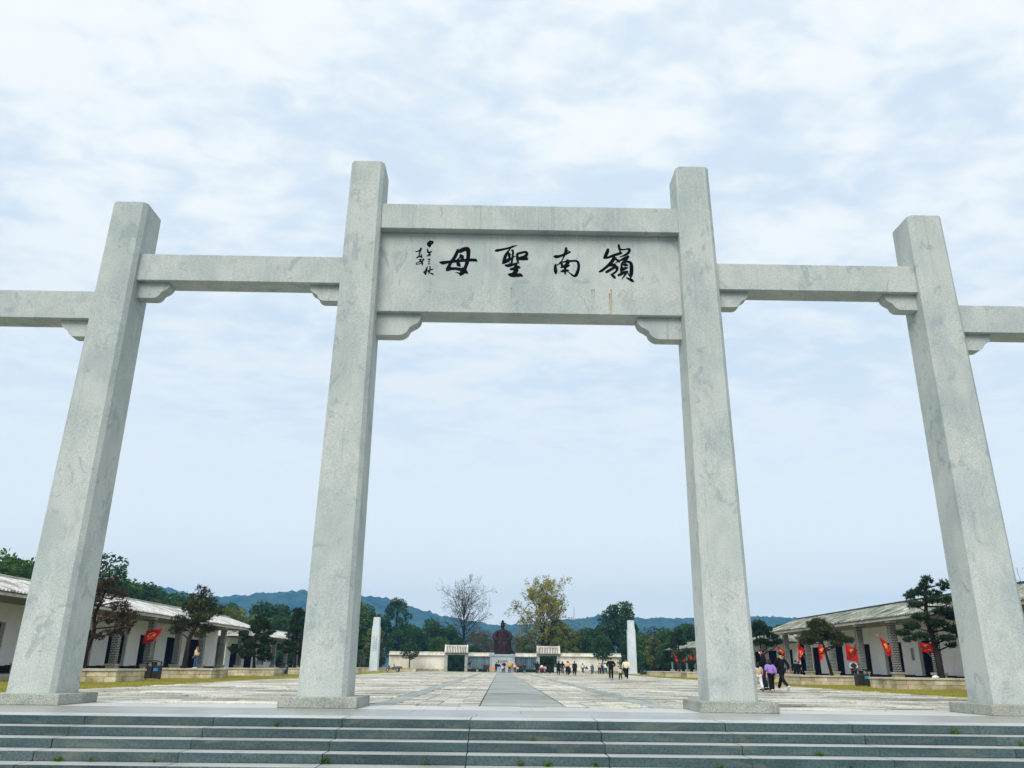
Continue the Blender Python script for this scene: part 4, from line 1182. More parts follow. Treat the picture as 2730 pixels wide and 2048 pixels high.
def pine(trunk, trunk_r, pads, tuft, per, mat, bark=BARK, length=0.24, up=0.5, limb_r=0.05, twigs=2, curl=0.15, w=0.07):
    """trunk: polyline; pads: (x, y, z, rx, rz) foliage pads each carried by its own limb"""
    m = MB()
    pts = spline([tuple(p) for p in trunk], 4)
    rad = [trunk_r * (1 - .72 * i / (len(pts) - 1)) for i in range(len(pts))]
    m.tube(pts, rad, 8)
    Vs = []; Ts = []
    for (x, y, z, rx, rz) in pads:
        c = Vector((x, y, z))
        best = min(pts, key=lambda p: (Vector(p) + Vector((0, 0, .35 * (Vector(p).xy - c.xy).length)) - c).length if p[2] > 0.9 else 99)
        limb(m, best, c, limb_r, limb_r * .35, curl, 5, 5)
        n = int(tuft * rx * rx)
        P = clump_points(c, rx, n, rz / rx)
        for q in range(twigs):
            t = P[NR.integers(len(P))]
            limb(m, c, t, limb_r * .4, limb_r * .15, curl, 4, 3)
        Vs.append(needle_tufts(P, length, per, up, w=w))
        Ts.append(np.repeat(np.clip(NR.uniform(.1, .8) + NR.normal(0, .18, n), 0, 1), per))
    return m.mesh('trunk', bark, True, False), quadmesh('crown', np.concatenate(Vs), mat, np.concatenate(Ts), 3)
def tree_thing(name, me, loc, label, cat='tree', group=None, rz=0.0, s=1.0, sz=None):
    o = thing(name, label, cat, loc, rz, group)
    put('trunk', me[0], o); put('crown', me[1], o)
    o.scale = (s, s, sz or s)
    return o
def bare_tree(h, r0, mat, spread=0.55, depth=5, droop=0.0, first=0.25, seed=1, leaf=None, lsize=.3, lden=2, min_r=0.016):
    rnd = random.Random(seed)
    m = MB(); tips = []
    def grow(p, d, L, r, k):
        q = p; pts = [p]; rad = [r]
        n = 3
        for i in range(n):
            d = (d + Vector((rnd.gauss(0, .12), rnd.gauss(0, .12), rnd.gauss(0, .06) + .06))).normalized()
            q = q + d * L / n; pts.append(q); rad.append(max(r * (1 - .4 * (i + 1) / n), min_r))
        m.tube(pts, rad, 6 if k < 2 else 3, k < 1)
        if k >= depth:
            tips.append(q); return
        nb = rnd.choice((2, 3, 3)) if k > 0 else 5
        for b in range(nb):
            a = 2 * math.pi * (b + rnd.random() * .6) / nb
            side = d.orthogonal().normalized(); side = Matrix.Rotation(a, 3, d) @ side
            nd = (d * (1 - spread * rnd.uniform(.55, 1.0)) + side * spread * rnd.uniform(.7, 1.2)).normalized()
            st = pts[-1] if b < 2 else pts[-2]
            grow(st, nd, L * rnd.uniform(.62, .82), max(r * .56, min_r), k + 1)
        if k < 2: grow(q, d, L * .8, max(r * .6, min_r), k + 1)
    grow(Vector((0, 0, 0)), Vector((0, 0, 1)), h * first, r0, 0)
    tips_a = np.array([tuple(t) for t in tips])
    s = h / tips_a[:, 2].max()
    me = m.mesh('trunk', mat, True, False)
    me.transform(Matrix.Diagonal((s, s, s, 1)))
    crown = None
    if leaf is not None:
        C = np.repeat(tips_a * s, lden, axis=0) + NR.normal(0, .28, (len(tips) * lden, 3))
        crown = quadmesh('crown', leaf_quads(C, lsize), leaf, np.clip(NR.normal(.5, .25, len(C)), 0, 1))
    return me, crown

def fan_tree(h, r0, mat, seed, limbs, low, width, leaf=None, lsize=.3, lden=2, lod=3):
    """straight central trunk with rising limbs that fan out into fine twigs"""
    rnd = random.Random(seed); m = MB(); tips = []
    tp = []; z = -.05
    x = y = 0.0
    while z < h * .80:
        tp.append((x, y, z)); z += h * .1; x += rnd.gauss(0, .12); y += rnd.gauss(0, .12)
    m.tube(tp, [r0 * (1 - .85 * i / (len(tp) - 1)) for i in range(len(tp))], 8)
    def at(zz):
        for a, b in zip(tp, tp[1:]):
            if a[2] <= zz <= b[2]:
                return Vector(a).lerp(Vector(b), (zz - a[2]) / (b[2] - a[2]))
        return Vector(tp[-1])
    def grow(p, d, L, r, k):
        pts = [p]; rad = [r]; q = p
        for i in range(4):
            d = (d + Vector((rnd.gauss(0, .10), rnd.gauss(0, .10), rnd.gauss(.05, .08)))).normalized()
            q = q + d * L / 4; pts.append(q); rad.append(max(r * (1 - .55 * (i + 1) / 4), .014))
        m.tube(pts, rad, 5 if k == 0 else 3, False)
        tips.append((q, k))
        if k >= lod: return
        for b in range(rnd.choice((3, 4)) if k else 5):
            t = rnd.choice((1, 2, 3, 4)) if k else 1 + b % 4
            side = Matrix.Rotation(rnd.uniform(0, 6.28), 3, d) @ d.orthogonal().normalized()
            nd = (d * .75 + side * rnd.uniform(.45, .85)).normalized()
            grow(pts[t], nd, L * rnd.uniform(.42, .62), max(r * .45, .015), k + 1)
    cz, rz = h * (low + 1.0) / 2 + .02 * h, h * (1.0 - low) / 2
    for i in range(limbs):
        f = (i + .5) / limbs
        zz = h * (low * .82 + (.66 - low * .82) * f)
        a = 2.399963 * i + rnd.uniform(-.3, .3)
        el = R(26 + 44 * f + rnd.uniform(-7, 7))
        p0 = at(zz); d0 = Vector((math.cos(a) * math.cos(el), math.sin(a) * math.cos(el), math.sin(el)))
        # length to the rounded outline of the crown
        A = (d0.x ** 2 + d0.y ** 2) / width ** 2 + d0.z ** 2 / rz ** 2
        B = (p0.x * d0.x + p0.y * d0.y) / width ** 2 + (p0.z - cz) * d0.z / rz ** 2
        C0 = (p0.x ** 2 + p0.y ** 2) / width ** 2 + (p0.z - cz) ** 2 / rz ** 2 - 1
        D = B * B - A * C0
        L = (-B + math.sqrt(D)) / A if D > 0 else width * .6
        grow(p0, d0, max(L, 1.2) * rnd.uniform(.66, .80), r0 * (.38 - .18 * f), 0)
    grow(Vector(tp[-1]), Vector((0, 0, 1)), h * .14, r0 * .15, 1)
    T = np.array([tuple(t) for t, k in tips if k >= lod - 1])
    me = m.mesh('trunk', mat, True, False)
    crown = None
    if leaf is not None:
        C = np.repeat(T, lden, axis=0) + NR.normal(0, .20, (len(T) * lden, 3))
        crown = quadmesh('crown', leaf_quads(C, lsize), leaf, np.clip(np.repeat(NR.uniform(.1, .9, len(T)), lden) + NR.normal(0, .1, len(C)), 0, 1))
    return me, crown

# ------------------------------------------------------------------ planters
def planter(x0, x1, y0, y1, label, fine=True):
    o = thing('stone_planter', label, 'planter', ((x0 + x1) / 2, (y0 + y1) / 2, 0), 0, 'stone planters on the lawns')
    hx, hy = (x1 - x0) / 2, (y1 - y0) / 2
    rnd = random.Random(int(x0 * 10 + y0))
    t = 0.28
    if fine:
        for ci, (za, zb) in enumerate(((-0.03, 0.235), (0.24, 0.485))):
            for side in range(4):
                L = hx if side < 2 else hy
                a = -L if side < 2 else -L + t
                e = L if side < 2 else L - t
                while a < e - 0.02:
                    d = rnd.uniform(0.45, 1.0)
                    if e - a - d < 0.3: d = e - a
                    j = rnd.uniform(-.012, .012); zt = zb + rnd.uniform(-.006, 0)
                    m = MB()
                    if side == 0: m.cbox(a + .006, a + d - .006, -hy + j, -hy + t, za, zt, 0.014)
                    elif side == 1: m.cbox(a + .006, a + d - .006, hy - t, hy + j, za, zt, 0.014)
                    elif side == 2: m.cbox(-hx + j, -hx + t, a + .006, a + d - .006, za, zt, 0.014)
                    else: m.cbox(hx - t, hx + j, a + .006, a + d - .006, za, zt, 0.014)
                    m.build('wall_stone', SANDSTONE, o)
                    a += d
    else:
        m = MB()
        m.box(-hx, hx, -hy, -hy + t, -0.03, .485); m.box(-hx, hx, hy - t, hy, -0.03, .485)
        m.box(-hx, -hx + t, -hy + t, hy - t, -0.03, .485); m.box(hx - t, hx, -hy + t, hy - t, -0.03, .485)
        stuff(m.build('stonework', SANDSTONE, o))
    c = 0.06
    for a in range(4):
        for hlf in (0, 1):
            m = MB()
            if a < 2:
                ya, yb = (-hy - c, -hy + t + .02) if a == 0 else (hy - t - .02, hy + c)
                xa, xb = (-hx - c, 0) if hlf == 0 else (0.006, hx + c)
                m.cbox(xa, xb, ya, yb, .487, .60, .015)
            else:
                xa, xb = (-hx - c, -hx + t + .02) if a == 2 else (hx - t - .02, hx + c)
                ya, yb = (-hy + t + .026, 0) if hlf == 0 else (0.006, hy - t - .026)
                m.cbox(xa, xb, ya, yb, .487, .60, .015)
            m.build('coping_stone', COPING, o)
    m = MB(); m.box(-hx + t + .004, hx - t - .004, -hy + t + .004, hy - t - .004, 0, .52); m.build('soil', JOINT, o)
    return o
PLR = [(20.9, 25.1, 26.0), (19.9, 24.1, 37.4), (20.1, 24.3, 49.3), (20.1, 24.3, 61), (20.1, 24.3, 73), (20.3, 24.5, 86), (20.1, 24.3, 95)]
PLL = [(-23.4, -19.1, 22.0), (-23.1, -18.75, 34.4), (-22.9, -18.6, 48.5), (-22.9, -18.6, 61.5), (-22.9, -18.6, 74), (-22.9, -18.6, 88), (-27.5, -14.6, 121.0)]
wr = ['under the tall dark pine with a white bag on it', 'under the flat-topped pine behind the litter bin', 'behind the walking family', 'near the brick columns past the family', 'in the middle of the right lawn row', 'in front of the slender gallery posts', 'between the posts and the plain stone column']
wl = ['under the browning gnarled pine', 'on which a child stands by a leaning pine', 'under the wide dark pine', 'under the tall dark pine past the wide one', 'at the pale wing of the gallery', 'past the end of the pale gallery wing', 'beside the inscribed stone column']
for (x0, x1, y0), w in zip(PLR, wr): planter(x0, x1, y0, y0 + 3.2, 'low sandstone planter ' + w, y0 < 70)
for (x0, x1, y0), w in zip(PLL, wl): planter(x0, x1, y0, y0 + (3.2 if y0 < 100 else 1.6), 'low sandstone planter ' + w, y0 < 70)

# ------------------------------------------------------------------ pines in the planters
def rel(tr, pads, bx, by):
    return [(x - bx, y - by, z - .5) for x, y, z in tr], [(x - bx, y - by, z - .5, a, b) for x, y, z, a, b in pads]
def add_pine(bx, by, tr, pads, label, **k):
    gr = k.pop('grow', 1.0)
    t, p = rel(tr, [(a, b, c, d * gr, e * gr * .8) for a, b, c, d, e in pads], bx, by)
    return tree_thing('pine_tree', pine(t, k.pop('r', .16), p, k.pop('tuft', 260), k.pop('per', 9), k.pop('mat', LF_PINE), **k), (bx, by, .5), label)
# browning, gnarled pine
Y = 23.6
add_pine(-21.5, Y, [(-21.5, Y, .5), (-21.55, Y, 1.4), (-21.35, Y, 2.3), (-21.45, Y, 3.2), (-21.2, Y, 4.1), (-21.05, Y, 5.0)],
         [(-21.0, Y, 4.95, .42, .4), (-21.4, Y - .2, 4.5, .5, .36), (-20.6, Y + .2, 4.25, .5, .34), (-21.9, Y + .3, 4.1, .5, .34), (-20.25, Y, 3.65, .5, .3), (-21.3, Y - .6, 3.8, .45, .3), (-20.0, Y + .5, 3.2, .5, .34),
          (-19.7, Y - .1, 2.85, .42, .34), (-20.5, Y - .5, 3.0, .42, .28), (-19.9, Y + .2, 2.45, .34, .24), (-22.2, Y, 3.3, .5, .3), (-20.9, Y - .3, 2.15, .28, .22), (-22.4, Y, 2.6, .4, .3), (-20.4, Y, 2.35, .3, .22)],
         'gnarled pine with mostly brown dying needles in sandstone planter', r=.15, tuft=230, per=8, mat=LF_BROWN, length=.2, grow=1.12, limb_r=.045, twigs=5, curl=.28, w=.09)
Y = 36.0
add_pine(-21.05, Y, [(-21.15, Y, .5), (-21.1, Y, 1.6), (-21.05, Y, 2.5), (-20.75, Y, 3.2), (-20.6, Y, 4.2), (-20.65, Y, 5.3)],
         [(-20.75, Y, 5.45, .34, .5), (-20.3, Y, 5.2, .34, .45), (-21.1, Y, 5.0, .42, .42), (-20.0, Y, 4.75, .45, .4), (-20.6, Y - .3, 4.6, .6, .45), (-21.5, Y, 4.4, .42, .36), (-19.7, Y + .2, 4.2, .5, .4), (-20.9, Y + .4, 4.0, .6, .4),
          (-20.2, Y - .4, 3.8, .6, .4), (-21.9, Y, 3.55, .5, .4), (-21.6, Y - .3, 3.15, .5, .34), (-22.1, Y, 2.9, .38, .3), (-19.9, Y, 3.1, .5, .3), (-20.4, Y, 2.7, .4, .26), (-21.2, Y + .3, 3.4, .5, .3)],
         'leaning pine with brown-tipped green needles behind the child on the planter', r=.19, tuft=290, per=9, mat=LF_BRGREEN, length=.22, grow=1.15, limb_r=.05, twigs=3)
def wide_pine(bx, by, h, rx, label, n, mat=LF_PINE, seed=0, low=1.6, tuft=230):
    rnd = random.Random(seed)
    tr = [(bx, by, .5), (bx + rnd.uniform(-.15, .15), by, 1.3), (bx + rnd.uniform(-.2, .2), by, h * .55), (bx + rnd.uniform(-.2, .2), by, h * .9)]
    pads = []
    for k in range(n):
        f = (k + .5) / n; z = low + (h - low) * f
        rr = rx * (1 - .75 * f ** 1.6)
        a = 2.4 * k + rnd.uniform(-.4, .4)
        pads.append((bx + math.cos(a) * rr * rnd.uniform(.4, .9), by + math.sin(a) * rr * .8 * rnd.uniform(.4, .9), z, rnd.uniform(.45, .75), rnd.uniform(.3, .42)))
    return add_pine(bx, by, tr, pads, label, r=.15, tuft=tuft, per=8, mat=mat, length=.24, limb_r=.05, w=.08)
wide_pine(-20.7, 50.1, 4.5, 2.3, 'wide dark green pine in front of the far end of the pale gallery', 20, seed=4, low=1.3)
wide_pine(-20.6, 63.1, 6.1, 1.9, 'tall dark green pine rising past the wide pine', 18, seed=9, low=1.8)
wide_pine(-20.7, 75.6, 5.2, 2.0, 'dark green pine in front of the pale gallery wing', 14, seed=12)
# tall dark pine on the right
Y = 27.6
add_pine(24.2, Y, [(24.25, Y, .5), (24.2, Y, 1.7), (24.1, Y, 2.8), (23.95, Y, 3.9), (24.1, Y, 5.0), (24.25, Y, 5.8)],
         [(24.3, Y, 5.95, .34, .30), (24.0, Y, 5.55, .38, .26), (23.55, Y, 5.2, .46, .22), (25.25, Y, 5.65, .40, .36), (24.75, Y + .3, 5.2, .44, .26), (23.1, Y - .1, 5.0, .34, .2), (24.2, Y - .4, 4.75, .5, .24), (25.4, Y, 4.8, .5, .26), (23.4, Y, 4.5, .44, .2),
          (24.7, Y - .6, 4.15, .55, .26), (23.5, Y - .3, 3.85, .5, .24), (25.5, Y, 3.95, .52, .28), (24.1, Y - .7, 3.45, .6, .26), (23.0, Y, 3.35, .5, .24), (25.3, Y - .3, 3.2, .58, .26), (22.5, Y, 2.95, .42, .2), (23.3, Y - .4, 2.8, .5, .22),
          (25.9, Y, 2.95, .5, .26), (24.6, Y - .6, 2.7, .46, .2), (22.7, Y - .2, 2.6, .36, .16), (25.1, Y, 2.35, .32, .16)],
         'tall dark green pine with layered boughs in front of mossy-roofed gallery', r=.2, tuft=300, per=9, length=.2, limb_r=.055, w=.1, grow=1.06, twigs=4)
Y = 39.0
add_pine(22.5, Y, [(22.65, Y, .5), (22.5, Y, 1.3), (22.35, Y, 2.2), (22.2, Y, 2.9), (22.15, Y, 3.8)],
         [(22.15, Y, 4.15, .5, .28), (21.75, Y, 3.95, .5, .26), (22.6, Y, 3.85, .5, .26), (22.1, Y - .3, 3.6, .55, .26), (21.4, Y, 3.35, .55, .26), (23.0, Y, 3.35, .6, .28), (20.95, Y, 3.0, .5, .22), (21.6, Y - .4, 3.0, .5, .24), (23.5, Y, 3.05, .6, .24),
          (24.0, Y, 2.95, .42, .2), (22.4, Y + .4, 3.1, .55, .24), (21.2, Y, 2.75, .42, .18), (23.2, Y - .2, 2.7, .42, .18)],
         'flat-topped pine with olive green pads in front of the red flags', r=.13, tuft=270, per=9, mat=LF_BRGREEN, length=.24, limb_r=.05, w=.08, grow=1.12)
Y = 51.0
add_pine(21.9, Y, [(22.0, Y, .5), (21.9, Y, 1.6), (21.6, Y, 2.7), (21.6, Y, 3.8)],
         [(21.6, Y, 4.6, .6, .4), (21.1, Y, 4.3, .6, .36), (22.2, Y, 4.2, .6, .36), (21.6, Y - .3, 3.9, .7, .34), (22.6, Y, 3.6, .6, .3), (20.9, Y, 3.7, .6, .3), (23.1, Y, 3.15, .5, .24), (21.7, Y, 3.2, .6, .3), (22.5, Y, 2.95, .5, .24), (20.7, Y, 3.1, .5, .24)],
         'dark green pine beside the stone pillar behind the walking family', r=.15, tuft=250, per=8, limb_r=.05, w=.09)
wide_pine(22.2, 62.6, 5.0, 1.9, 'dark pine over the far planters beyond the family', 13, seed=30)
wide_pine(22.4, 87.6, 5.6, 2.2, 'broad dark pine in front of the slender gallery posts', 14, seed=33, mat=LF_PINE)

# ------------------------------------------------------------------ trees behind the courtyard
V_DARK = [broad_tree(10, 3.6, 1.6, 26, 190, .42, LF_DARK) for _ in range(3)]
V_MID = [broad_tree(10, 3.8, 1.8, 26, 180, .44, LF_MID) for _ in range(3)]
V_BRI = [broad_tree(10, 3.4, 1.8, 24, 170, .42, LF_BRIGHT) for _ in range(2)]
V_OLI = [broad_tree(10, 3.2, 1.4, 24, 160, .40, LF_OLIVE, lobe_r=(.22, .36)) for _ in range(2)]
LF_BAMBOO = leafmat('leaf_bamboo', (0.07, 0.10, 0.012), (0.26, 0.31, 0.03), .6, .35)
V_SLIM = [broad_tree(10, 2.0, 1.2, 22, 110, .36, LF_BAMBOO, lobe_r=(.3, .45)) for _ in range(2)]
V_AIRY = [broad_tree(10, 3.0, 4.4, 22, 120, .38, LF_DARK, lobe_r=(.2, .34), trunk_r=.17) for _ in range(2)]
V_PURP = [broad_tree(10, 3.6, 2.5, 26, 55, .34, LF_PURPLE, lobe_r=(.22, .34)) for _ in range(1)]
V_PALE = [broad_tree(6, 3.0, .6, 26, 120, .30, LF_PALE, BARK_G, lobe_r=(.24, .4)) for _ in range(2)]
trn = random.Random(77)
def wood(kind, x, y, h, label, group=None, wide=1.0):
    V = {'d': V_DARK, 'm': V_MID, 'b': V_BRI, 'o': V_OLI, 's': V_SLIM, 'a': V_AIRY, 'p': V_PURP, 'l': V_PALE}[kind]
    H = 6 if kind == 'l' else 10
    s = h / H
    nm = {'d': 'evergreen_tree', 'm': 'broadleaf_tree', 'b': 'broadleaf_tree', 'o': 'olive_green_tree', 's': 'slim_tree', 'a': 'airy_tree', 'p': 'purple_leaf_tree', 'l': 'pale_bush'}[kind]
    return tree_thing(nm, trn.choice(V), (x, y, -.08), label, 'bush' if kind == 'l' else 'tree', group, trn.uniform(0, 6.28), s * wide * trn.uniform(.92, 1.08), s)
kinds_l = {'d': 'dark evergreen tree in the wood behind the pale-roofed gallery', 'm': 'mid green broadleaf tree in the wood behind the pale-roofed gallery', 'b': 'bright green leafy tree in the wood behind the pale-roofed gallery',
           'o': 'olive green tree in the wood behind the pale-roofed gallery'}
for k, x, y, h in [('m', -58.6, 75, 13.2), ('b', -59.2, 80, 12.4), ('b', -60.6, 86, 13.6), ('a', -54.2, 90, 15.0), ('m', -57.5, 92, 12.6), ('d', -54.5, 96, 12.0), ('b', -55.6, 101, 12.6), ('d', -57.3, 110, 12.8), ('d', -57.8, 116, 13.3), ('d', -55.4, 121, 12.4),
                   ('d', -58.2, 131, 12.0), ('m', -53, 128, 10.8), ('o', -47.1, 110, 9.4), ('s', -44.5, 112, 9.5), ('o', -44.7, 120, 10.0), ('d', -49.5, 125, 10.8), ('d', -46.8, 140, 12.4), ('d', -43.2, 141, 12.0), ('m', -41, 130, 9.2),
                   ('m', -50, 104, 9.8), ('d', -48, 96, 9.6), ('m', -62, 100, 13), ('m', -63, 68, 13), ('d', -52, 116, 10.4), ('o', -41.5, 116, 8.6), ('d', -37.5, 122, 8.8), ('d', -66, 88, 14), ('m', -38, 108, 8.0),
                   ('d', -64, 122, 13.5), ('d', -62, 136, 12.8), ('d', -54, 142, 12.2), ('m', -39, 138, 10)]:
    pl = 'behind the near half of the pale-roofed gallery' if y < 94 else 'behind the far half of the pale-roofed gallery' if x < -52 else 'behind the pale gallery wing' if y < 118 else 'in the wood beyond the pale gallery wing'
    wood(k, x, y, h, kinds_l.get(k, 'tall airy tree in the wood').split(' in the wood')[0] + ' ' + pl, 'trees ' + pl)
back = {'d': 'dark evergreen tree in the row behind the courtyard wall', 'm': 'mid green tree in the row behind the courtyard wall', 'o': 'olive green tree in the row behind the courtyard wall', 's': 'slim yellowish tree in the row behind the courtyard wall'}
for k, x, y, h in [('d', -30.2, 103, 8.4), ('d', -31.3, 120, 9.2), ('m', -28.5, 146, 13.2), ('o', -31.5, 150, 12.0), ('d', -26.2, 152, 11.2), ('d', -33.5, 135, 10), ('d', -27.5, 128, 7.0), ('o', -24.6, 141.5, 8.2), ('d', -21.0, 143, 7.6), ('d', -17.3, 144, 8.6),
                   ('d', -14.0, 147, 9.9), ('d', -11.2, 150, 8.9), ('m', -12.9, 142.5, 6.4), ('d', -18.6, 149, 8.9), ('d', -8.6, 147, 6.4), ('d', -5.2, 143, 5.0),
                   ('d', 5.1, 143, 4.6), ('d', 16.6, 146, 7.4), ('o', 11.4, 157, 10.6), ('s', 9.7, 152, 9.6), ('s', 11.6, 148, 8.2), ('s', 13.1, 153, 9.2), ('s', 10.4, 145, 6.6), ('s', 14.6, 145, 6.8), ('s', 12.6, 142.5, 6.0), ('s', 4.6, 149, 7.0), ('o', 14.3, 150, 8.6), ('d', 17.6, 151, 8.8), ('d', 19.6, 147, 8.2), ('d', 20.8, 154, 9.6),
                   ('d', 25.0, 148, 9.8), ('m', 26.8, 140, 7.6), ('d', 28.5, 132, 7.4), ('o', 26.9, 127, 6.4), ('d', 30.4, 125, 7.4), ('d', 33.5, 128, 8.6), ('m', 31.6, 142, 8.6), ('d', 35, 138, 9.2), ('d', 36.5, 120, 9.4), ('d', 27.5, 121, 5.4), ('m', 38, 148, 9), ('d', 24.4, 142, 7.2),
                   ('d', 12.6, 144, 4.6), ('d', 8.6, 145.5, 4.4), ('o', 9.2, 166, 8.4), ('d', -9.2, 144.5, 4.8), ('d', -7.6, 146, 5.4)]:
    if x < -22.5: pl = 'in the wood around the inscribed column'
    elif x < -10.9: pl = 'behind the cream wall with the parked tricycle'
    elif x < -4: pl = 'near the gateway under the leafless tree'
    elif x < 10.8: pl = 'near the gateway under the yellow-green tree'
    elif x < 16: pl = 'behind the cream wall, next to the yellow-green tree'
    elif x < 22: pl = 'behind the cream wall with the round young tree'
    elif y > 139: pl = 'at the back of the wood beyond the plain column'
    else: pl = 'between the plain column and the low gallery wing'
    wood(k, x, y, h, back[k].split(' in the row')[0] + ' ' + pl, 'trees ' + pl)
for x, y, h in ((30.0, 147, 9.4), (33.0, 150, 9.0)):
    wood('p', x, y, h, 'purplish thin-leaved tree behind the low gallery wing', 'purplish trees behind the wing')
for x, y, h in ((-3.6, 160, 8.4), (-6.0, 166, 8.8), (3.2, 160, 7.6), (0.6, 172, 6.0), (5.6, 168, 8.2), (-1.8, 168, 6.6)):
    wood('l', x, y, h, 'pale olive thicket behind the seated statue', 'pale thickets behind the statue', .75)
for x, y, h in ((33.5, 80, 6.2), (36.0, 84, 6.0), (40.5, 68, 7.2), (42.0, 70, 7.2)):
    wood('d', x, y, h, 'dark tree top showing just above the mossy gallery roof', 'tree tops above the mossy gallery roof')
t = broad_tree(14.2, 3.4, 6.6, 26, 150, .42, LF_DARK, lobe_r=(.22, .36), trunk_r=.19)
tree_thing('tall_tree', t, (-21.9, 149.5, -.08), 'tall dark tree with bare trunk and high crown behind the inscribed column')
t = broad_tree(13.8, 4.6, 5.2, 30, 190, .5, LF_DARK, lobe_r=(.24, .36), trunk_r=.24, dome=.8)
tree_thing('tall_tree', t, (23.6, 147, -.08), 'tall dark glossy tree with clumped crown behind the plain stone column')
t = fan_tree(17.6, .34, BARK, 8, 20, .36, 6.0, LF_OLIVE, .26, 1)
tree_thing('leafless_tree', t, (-8.3, 150, -.08), 'tall nearly leafless tree with wide grey branches behind the wall')
t = fan_tree(17.4, .30, BARK, 15, 20, .34, 6.0, LF_YELLOW, .32, 8)
tree_thing('yellow_tree', t, (7.9, 150, -.08), 'tall tree with sparse yellow-green leaves behind the wall')
t = bare_tree(8.8, .16, BARK_G, .6, 4, first=.3, seed=31, leaf=LF_OLIVE, lsize=.3, lden=1)
tree_thing('leafless_tree', t, (38.6, 42, -.08), 'thin leafless tree showing above the end of the mossy gallery roof')
for x, y, sd in ((-24.6, 124, 2), (-23.4, 124, 5)):
    t = bare_tree(3.0, .05, BARK_G, .4, 3, first=.4, seed=sd, min_r=.012)
    o = thing('bare_sapling', 'pale bare sapling standing beside the inscribed column', 'sapling', (x, y, -.02), 0, 'pale saplings by the inscribed column'); put('trunk', t[0], o)
# young trees in front of the wall
t = broad_tree(5.2, 2.2, 2.0, 16, 110, .30, LF_DARK, lobe_r=(.26, .4), trunk_r=.12)
tree_thing('young_tree', t, (-17.0, 134, -.02), 'dark young tree growing in front of the cream wall by the tricycle')
t = broad_tree(6.6, 2.5, 2.2, 22, 170, .30, LF_DARK, lobe_r=(.26, .4), trunk_r=.12)
tree_thing('young_tree', t, (18.1, 131, -.02), 'round-crowned dark young tree in front of the cream wall by the plain column')
# shrubs seen through the two gateways, and hedges
for x, lb in ((-8.8, 'dense green shrubs seen through the gateway under the leafless tree'), (8.5, 'dense green shrubs seen through the gateway under the yellow-green tree')):
    C = np.stack([NR.uniform(x - 2.4, x + 2.4, 5200), NR.uniform(140.5, 143.5, 5200), NR.uniform(0, 3.6, 5200)], 1)
    tone = np.clip(.5 + .5 * np.sin(C[:, 0] * 3) * np.cos(C[:, 2] * 3 + C[:, 1]), 0, 1)
    o = thing('shrub', lb, 'shrub', (0, 0, 0))
    put('crown', quadmesh('crown', leaf_quads(C, .30), LF_MID, tone), o)
    m = MB()
    for q in range(7): limb(m, (x - 1.8 + .6 * q, 142, -.08), (x - 1.9 + .64 * q, 142 + NR.normal() * .3, 2.6), .05, .015)
    m.build('stem', BARK, o)
for x0, x1, lb in ((-6.5, -2.9, 'clipped low hedge below the slate panels, near the bronze crane'), (2.9, 6.3, 'clipped low hedge below the slate panels, by the teal bucket')):
    n = 4200
    C = np.stack([NR.uniform(x0, x1, n), NR.uniform(135.6, 136.4, n), NR.uniform(0, .58, n)], 1)
    stuff_o = thing('hedge', lb, 'hedge')
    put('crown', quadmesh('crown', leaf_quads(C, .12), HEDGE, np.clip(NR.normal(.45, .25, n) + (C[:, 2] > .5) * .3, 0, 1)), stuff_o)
    m = MB(); m.box(x0 + .05, x1 - .05, 135.7, 136.3, -.05, .5); m.build('woody_core', BARK, stuff_o)
# weeds in the joints of the steps
def weed(x, k, s, sd):
    y = EDGE - STEP_D * k - 0.012; z = -STEP_H * (k + 1)
    n = 40
    C = np.stack([NR.normal(0, .022 * s, n), -np.abs(NR.normal(0, .015, n)) - .01, np.abs(NR.normal(.02, .015, n)) * s + .004], 1)
    o = put('weed_tuft', quadmesh('weed', leaf_quads(C, .036 * s), LF_BRIGHT, NR.uniform(.2, .9, n)), None, (x, y, z))
    tag(o, 'small green weed in a joint under the %s step' % ('top', 'second', 'third', 'fourth')[k], 'weed', 'weeds in the joints of the steps')
for x, k, s in ((-4.4, 0, 1.2), (-4.1, 0, .9), (7.75, 0, 1.7), (8.6, 1, 1.1), (-7.4, 3, 1.4), (-6.9, 3, .9), (-3.2, 3, 1.6), (-1.6, 3, 1.1), (-.1, 3, 1.3), (.15, 1, .9), (.35, 3, 1.5), (1.1, 3, 1.2), (4.9, 2, 1.2), (5.2, 3, 1), (-5.9, 3, .8), (6.9, 3, 1.1), (3.1, 3, .9)):
    weed(x, k, s, 0)

V_BUSH = [broad_tree(3, 2.2, .2, 18, 150, .30, LF_DARK, lobe_r=(.3, .5)) for _ in range(2)]
for i, (x, y) in enumerate([(-38, 112), (-35, 116), (-36, 126), (-33, 127), (-30.5, 126), (-28, 127), (-25.4, 128), (-23.5, 133), (-30, 140), (-26.5, 143), (24.5, 136), (27, 134), (29.5, 133), (31.5, 120), (34, 121), (26.5, 146), (33, 133), (36, 128), (29.5, 119.5), (23.6, 139)]):
    tree_thing('dark_shrub', V_BUSH[i % 2], (x, y, -.1), 'low dark shrub filling the edge of the wood near the inscribed column' if x < 0 else 'low dark shrub filling the edge of the wood near the plain column', 'shrub',
               'shrubs at the edge of the left wood' if x < 0 else 'shrubs at the edge of the right wood', i * 1.3, 1.15)

